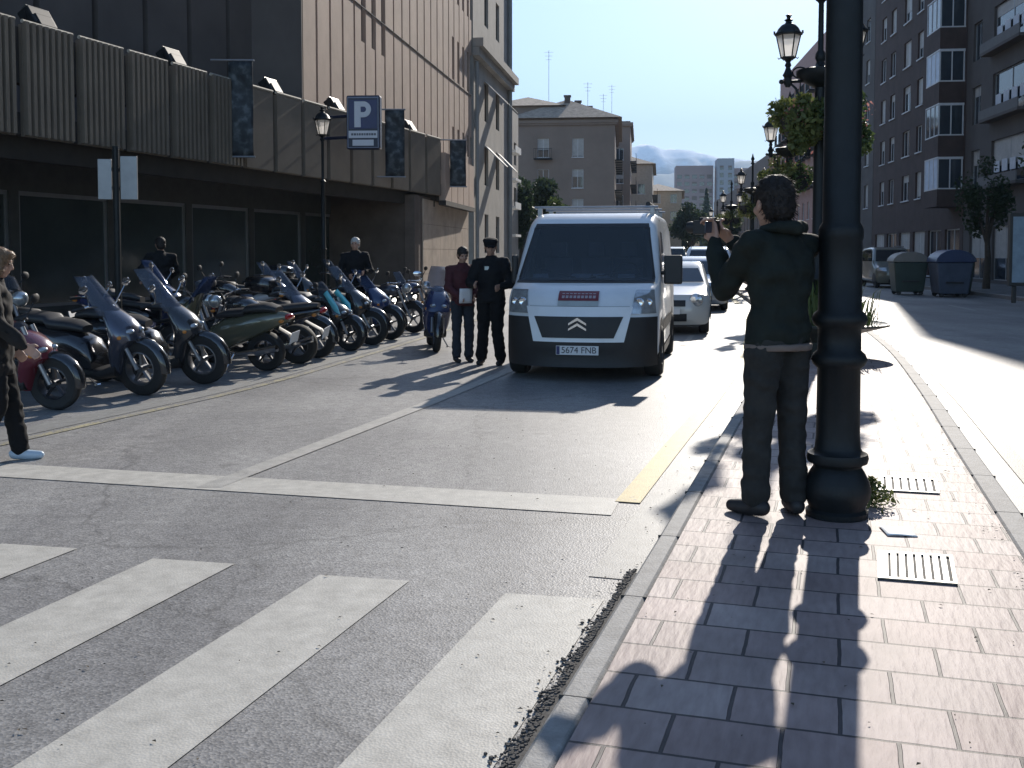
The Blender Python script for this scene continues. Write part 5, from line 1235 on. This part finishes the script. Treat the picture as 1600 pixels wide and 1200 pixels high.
def person(lab, loc, rz, pose={}, scale=1., voxel=.012, skin=SKIN, top=None, bottom=None, shoes=None, hair=None, hairlen='short', fat=1., top_lo=.86, curl=.5, cap=None, extra=None, sleeve=0., hv=None, group=None, beltmat=None):
    J = dict(DEF); J.update(pose)
    mb = MB(); f = fat
    # torso
    def torso(mb, g, lo=None):
        P, W_, C_, N_ = [Vector(J[k]) for k in ('pelvis', 'waist', 'chest', 'neck')]
        pts = [P+Vector((0, 0, -.07)) if lo is None else P+Vector((0, 0, lo-.95)), P+Vector((0, 0, .02)), W_, C_, C_.lerp(N_, .55), C_.lerp(N_, .9)]
        rad = [(.155*f+g, .11*f+g), (.165*f+g, .115*f+g), (.135*f+g, .10*f+g), (.165*f+g, .12*f+g), (.165+g*.9, .10+g*.9), (.075+g*.8, .07+g*.8)]
        ref = (1, 0, 0); mb.tube(pts, rad, 16, ref=ref)
        for s in (0, 1): mb.caps(C_.lerp(N_, .55), .07+g, J['sh'][s], .058+g, 10)
    torso(mb, 0)
    mb.caps(J['neck'], .055, L2(J['neck'], J['head'], .7), .052, 12)
    # head
    lk = J['look']; HM = Matrix.Translation(J['head']) @ Matrix.Diagonal((J.get('hs', 1),)*3+(1,)) @ Matrix.Rotation(-lk, 4, 'Z') @ Matrix.Rotation(J['nod'], 4, 'X')
    old = mb.M; mb.M = HM
    mb.ell((0, -.012, .03), (.074, .092, .088), 16, 12); mb.ell((0, .018, -.03), (.058, .070, .075), 14, 10); mb.ell((0, .035, -.082), (.038, .042, .028), 10, 8)
    mb.caps((0, .078, .022), .010, (0, .098, -.018), .015, 8); mb.ell((0, .076, -.052), (.024, .014, .007), 8, 6); mb.ell((0, .074, -.064), (.021, .013, .007), 8, 6)
    mb.ell((0, .070, .037), (.05, .016, .010), 10, 6)
    for s in (-1, 1): mb.ell((s*.078, -.008, -.008), (.010, .020, .030), 8, 8); mb.ell((s*.045, .045, -.028), (.022, .025, .024), 8, 6)
    mb.M = old
    for s in (0, 1):
        mb.caps(J['sh'][s], .052*f, J['elb'][s], .040*f, 12); mb.caps(J['elb'][s], .041, J['wri'][s], .026, 12)
        mb.caps(J['hip'][s], .090*f, J['knee'][s], .058*f, 14); mb.caps(J['knee'][s], .057*f, L2(J['knee'][s], J['ank'][s], .35), .055*f, 12); mb.caps(L2(J['knee'][s], J['ank'][s], .35), .054*f, J['ank'][s], .036, 12)
        a = Vector(J['ank'][s]); td = Vector((math.sin(J['toe'][s]), math.cos(J['toe'][s]), 0)); mb.caps(a+Vector((0, 0, -.03))-td*.03, .035, a+Vector((0, 0, -.045))+td*.13, .028, 10)
        hand(mb, J['wri'][s], J['elb'][s], curl, J.get('palm', [(1, 0, 0), (-1, 0, 0)])[s], 1., thumb_side=(1 if s == 0 else 1) * J.get('ts', [1, 1])[s])
    me = solidify_blob(mb, hv or min(voxel, .0085), 2, fac=.4)
    root = obj('person', me, skin); root.location = loc; root.rotation_euler = (0, 0, rz); root.scale = (scale,)*3
    tag(root, lab, 'person', group)
    # eyes
    for s in (-1, 1):
        q = MB(); q.M = HM; q.ell((s*.030, .071, .012), (.012, .010, .007), 8, 6); q.build('eye', mat('eye', (.04, .03, .03), .2), root)
    # trousers
    q = MB()
    q.tube([Vector(J['pelvis'])+Vector((0, 0, .05)), Vector(J['pelvis'])+Vector((0, 0, -.06))], [(.160*f, .12*f), (.172*f, .13*f)], 14, ref=(1, 0, 0))
    for s in (0, 1):
        q.caps(J['hip'][s], .102*f, J['knee'][s], .074*f, 14); q.caps(J['knee'][s], .074*f, L2(J['knee'][s], J['ank'][s], .93), .072*f, 14)
    obj('trousers', solidify_blob(q, voxel, 5, .014, 10), bottom, root)
    # jacket / top
    q = MB(); torso(q, .026, top_lo)
    for s in (0, 1):
        q.caps(J['sh'][s], .078*f, J['elb'][s], .064*f, 14); q.caps(J['elb'][s], .064*f, L2(J['elb'][s], J['wri'][s], .93), .046, 12)
    q.tube([L2(J['neck'], J['head'], -.1), L2(J['neck'], J['head'], .32)], [.082, .072], 14, ref=(1, 0, 0))
    obj('jacket', solidify_blob(q, voxel, 5, .018, 8), top, root)
    for s in (0, 1):
        q = MB(); a = Vector(J['ank'][s]); td = Vector((math.sin(J['toe'][s]), math.cos(J['toe'][s]), 0))
        q.caps(a+Vector((0, 0, -.028))-td*.045, .045, a+Vector((0, 0, -.042))+td*.06, .044, 12); q.caps(a+Vector((0, 0, -.042))+td*.06, .044, a+Vector((0, 0, -.048))+td*.15, .034, 12)
        q.caps(a+Vector((0, 0, -.0)), .05, a+Vector((0, 0, -.03)), .048, 10)
        obj('shoe', solidify_blob(q, .008, 3), shoes if not isinstance(shoes, (list, tuple)) else shoes[s], root)
    # hair
    q = MB(); q.M = HM
    q.ell((0, -.022, .045), (.088, .102, .092), 16, 12); q.ell((0, -.055, -.01), (.080, .068, .085), 14, 10)
    if hairlen == 'bob':
        q.ell((0, -.05, -.05), (.090, .065, .085), 14, 10)
        for s in (-1, 1): q.ell((s*.072, .0, -.03), (.025, .05, .085), 10, 8)
        q.ell((0, .045, .092), (.065, .05, .03), 12, 8)
    hm = solidify_blob(q, .009, 2, .006, 40)
    ho = obj('hair', hm, hair, root)
    if hv:      # loose strands over the hair mass
        q = MB(); vv = [(v.co.copy(), v.normal.copy()) for v in hm.vertices]
        for i in range(1500 if hairlen == 'short' else 2200):
            p, n_ = random.choice(vv)
            dn_ = (Vector((random.gauss(0, .35), random.gauss(0, .35)-.3, -.9 if hairlen == 'bob' else -.6))+n_*.55).normalized(); sw = dn_.cross(n_)
            if sw.length < .01: continue
            sw = sw.normalized()*.0017; l = random.uniform(.015, .035)
            q.add([p-sw, p+sw, p+dn_*l*.6+n_*.004+sw*.6, p+dn_*l*.6+n_*.004-sw*.6, p+dn_*l], [(0, 1, 2, 3), (3, 2, 4)])
        q.build('hair_strands', hair, ho, smooth=False, recalc=False)
    if cap:
        q = MB(); q.M = HM; q.lathe([(.092, .03), (.094, .055), (.105, .085), (.108, .10), (.09, .125), (.05, .138), (0, .14)], 18, (0, -.012, 0)); q.tube([(0, .06, .045), (0, .13, .03)], [(.07, .006), (.045, .005)], 12, ref=(1, 0, 0)); q.build('cap', cap, root)
    if extra: extra(root, J)
    return root
JBL = mat('jacket_black', (.008, .0085, .01), .85, var=.3, scale=6, bump=.002, bscale=70, spec=.3); JDG = mat('jacket_dark_green', (.012, .016, .013), .85, var=.3, scale=6, bump=.002, bscale=60, spec=.3)
JEAN = mat('jeans', (.030, .029, .027), .9, var=.3, scale=10, bump=.0015, bscale=140, spec=.3); TRB = mat('trousers_black', (.008, .008, .009), .9, var=.25, spec=.3)
SHB = mat('shoe_dark', (.022, .020, .02), .6); HDK = mat('hair_dark', (.014, .009, .007), .7, var=.4, scale=60, bump=.002, bscale=200); HBL = mat('hair_blond', (.20, .12, .065), .5, var=.4, scale=50, bump=.002, bscale=160); HGR = mat('hair_grey', (.45, .43, .40), .6, var=.3, scale=50)
# 1. man filming, back to the camera (turned to the left)
def man_extra(root, J):
    c = Vector(J['cam'])
    b = MB(); b.M = Matrix.Translation(c) @ Matrix.Rotation(J['cyaw'], 4, 'Z')
    b.box(-.032, .032, -.07, .065, -.035, .04); b.lathe([(.030, 0), (.033, .03), (.030, .05)], 16, (0, .06, .004), 'y'); b.tube([(0, -.06, .045), (0, .04, .048)], .012, 8)
    cm = b.build('camcorder', BLK, root, bevel=.006)
    s_ = MB(); s_.M = b.M; s_.box(-.115, -.036, -.058, -.052, -.03, .032); s_.build('screen', mat('screen_dark', (.05, .06, .08), .2), cm, bevel=.002)
    q = MB(); q.tube([Vector(J['pelvis'])+Vector((.0, 0, -.072)), Vector(J['pelvis'])+Vector((0, 0, -.035))], [(.194, .150), (.196, .153)], 24, ref=(1, 0, 0))
    obj('shirt_hem', solidify_blob(q, .01, 3, .004, 14), mat('shirt_beige', (.17, .13, .11), .85, var=.2), root)
    # hood lying on the shoulders and a shoulder bag with strap
    q = MB(); n = Vector(J['neck']); q.tube([n+Vector((-.12, .03, .02)), n+Vector((-.09, -.07, .035)), n+Vector((0, -.115, .03)), n+Vector((.09, -.07, .035)), n+Vector((.12, .03, .02))], [.02, .032, .04, .032, .02], 10)
    obj('hood', solidify_blob(q, .01, 4, .006, 20), JDG, root)
pm = dict(sh=[(-.185, .0, 1.42), (.185, .0, 1.42)], elb=[(-.17, .23, 1.19), (.20, .22, 1.21)], wri=[(-.13, .36, 1.45), (.0, .37, 1.45)],
          palm=[(1, .3, 0), (-1, .2, 0)], head=(-.02, .035, 1.635), look=R(8), cam=(-.115, .445, 1.52), cyaw=R(22), toe=[R(-10), R(30)], hs=1.13,
          ank=[(-.10, .05, .08), (.115, -.02, .08)], knee=[(-.098, .04, .48), (.10, .0, .48)])
pm['hip'] = [(-.095, 0, .90), (.095, 0, .90)]
person('man in dark jacket and jeans filming the street with a raised camcorder', (1.46, 5.78, MH), R(30), pm, 1.84/1.75, .010, SKIN, JDG, JEAN, SHB, HDK, curl=.75, extra=man_extra, hv=.0065, top_lo=.91, fat=1.03)
# 2. woman walking at the left edge, seen from the side
pw = dict(ank=[(-.09, .16, .08), (.09, -.16, .10)], knee=[(-.09, .10, .50), (.09, .02, .48)], elb=[(-.25, -.02, 1.13), (.25, .05, 1.14)], wri=[(-.25, .12, .92), (.25, .24, .97)], head=(0, .05, 1.625), nod=R(-14), palm=[(1, 0, 0), (-1, 0, 0)])
def bag(root, J):
    q = MB(); w_ = Vector(J['wri'][1]); q.obox(w_+Vector((.01, .07, -.22)), (.10, .26, .20)); o = q.build('handbag', mat('bag_leather', (.05, .035, .03), .5), root, bevel=.03)
    q = MB(); q.tube([w_+Vector((.01, -.02, -.12)), w_+Vector((.01, .04, -.02)), w_+Vector((.01, .10, -.02)), w_+Vector((.01, .16, -.12))], .008, 6); q.build('strap', BLK, o)
person('woman with light hair in dark coat walking across at the left edge', (-3.88, 7.9, 0), R(-70), pw, 1.62/1.75, .011, SKIN, mat('coat_dark', (.012, .010, .009), .9, var=.3), TRB, [mat('shoe_pale', (.5, .6, .68), .4)]*2, HBL, 'bob', top_lo=.72, hv=.008, fat=1.06)
# 3/4. two people standing by the van
def badge(root, J):
    q = MB(); c = Vector(J['chest']); q.obox(c+Vector((.02, .148, .05)), (.06, .006, .05)); q.build('badge', mat('badge_pale', (.5, .55, .52), .5), root)
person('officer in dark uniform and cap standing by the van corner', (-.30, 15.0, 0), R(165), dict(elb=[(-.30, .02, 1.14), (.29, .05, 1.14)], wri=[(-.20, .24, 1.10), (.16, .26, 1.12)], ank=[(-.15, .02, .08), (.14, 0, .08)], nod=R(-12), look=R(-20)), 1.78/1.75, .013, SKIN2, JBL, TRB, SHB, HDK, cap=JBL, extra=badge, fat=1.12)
def paper(root, J):
    q = MB(); w_ = Vector(J['wri'][1]); q.grid(lambda u, v: (w_.x-.17+.20*u, w_.y+.09+.03*v, w_.z-.10+.22*v), 4, 4); o = q.build('paper', mat('paper_held', (.62, .60, .60), .7), root, recalc=False); o.modifiers.new('s', 'SOLIDIFY').thickness = .003
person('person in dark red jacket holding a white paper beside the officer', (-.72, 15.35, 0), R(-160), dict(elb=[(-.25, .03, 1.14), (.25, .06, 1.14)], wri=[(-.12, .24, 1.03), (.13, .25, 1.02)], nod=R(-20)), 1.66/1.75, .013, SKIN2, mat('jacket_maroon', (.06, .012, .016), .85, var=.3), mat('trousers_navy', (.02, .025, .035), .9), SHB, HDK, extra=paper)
# 5/6. people behind the motorcycles
person('grey-haired man in black jacket standing behind the far motorcycles', (-2.88, 19.4, .14), R(195), dict(elb=[(-.29, .0, 1.15), (.28, .03, 1.14)], wri=[(-.14, .22, 1.12), (.14, .24, 1.05)], look=R(20)), 1.72/1.75, .014, SKIN, JBL, TRB, SHB, HGR)
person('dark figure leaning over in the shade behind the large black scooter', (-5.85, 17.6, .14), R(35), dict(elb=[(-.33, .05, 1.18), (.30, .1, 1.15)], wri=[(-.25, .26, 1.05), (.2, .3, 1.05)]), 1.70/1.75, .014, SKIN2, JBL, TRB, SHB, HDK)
# antennas on the distant roofs
for i, (x, y, z0, z1) in enumerate(((4.0, 116, 17, 23.6), (8.6, 121, 16, 21.0), (12.0, 140, 18.2, 22.5), (13.3, 142, 18.2, 24), (17, 168, 15.5, 21))):
    mb = MB(); mb.tube([(x, y, z0), (x, y, z1)], .022, 5)
    for k in range(3): mb.tube([(x-.5+.1*k, y, z1-.2-.4*k), (x+.5-.1*k, y, z1-.2-.4*k)], .012, 4)
    tag(mb.build('antenna', STEEL), ('tallest thin antenna on the corner building roof', 'short antenna on the right of the corner building roof', 'shorter antenna on the tall narrow terrace', 'taller antenna on the tall narrow terrace', 'antenna above the lower tan terrace building')[i], 'antenna', 'roof antennas')
# ------------------------------------------------------------------ haze
hm = bpy.data.materials.new('haze'); hm.use_nodes = True; N = hm.node_tree.nodes; N.remove(N['Principled BSDF'])
pv = N.new('ShaderNodeVolumePrincipled'); pv.inputs['Color'].default_value = (.50, .72, 1, 1); pv.inputs['Density'].default_value = .00017; pv.inputs['Anisotropy'].default_value = .1
hm.node_tree.links.new(pv.outputs[0], N['Material Output'].inputs['Volume'])
mb = MB(); mb.box(-6500, 8000, -300, 9500, -60, 1150); o = mb.build('haze', hm, smooth=False); tag(o, 'pale blue air haze over the street and mountains', 'haze', kind='stuff')

# fallen leaves and grit on the median and in the gutter
mb = MB()
for i in range(420):
    y = 2.6+9*random.random()**1.5; o_ = random.choice([random.uniform(-.75, .8), random.gauss(-1.02, .05), random.gauss(.80, .04), random.uniform(-3.5, -1.2)])
    p = off(MC, y, o_); z = (MH if -.78 < o_ < .84 else .006)+.004
    a = random.random()*6.28; s_ = random.uniform(.004, .013); c, d = math.cos(a)*s_, math.sin(a)*s_
    mb.add([(p[0]-c, p[1]-d, z), (p[0]+d*.5, p[1]-c*.5, z+.002), (p[0]+c, p[1]+d, z+.001), (p[0]-d*.5, p[1]+c*.5, z+.004)], [(0, 1, 2, 3)])
tag(mb.build('leaf_litter', mat('dry_leaf', (.10, .075, .045), .8, var=.5, scale=3), smooth=False, recalc=False), 'small dry leaves and grit scattered over median and gutter', 'litter', kind='stuff')
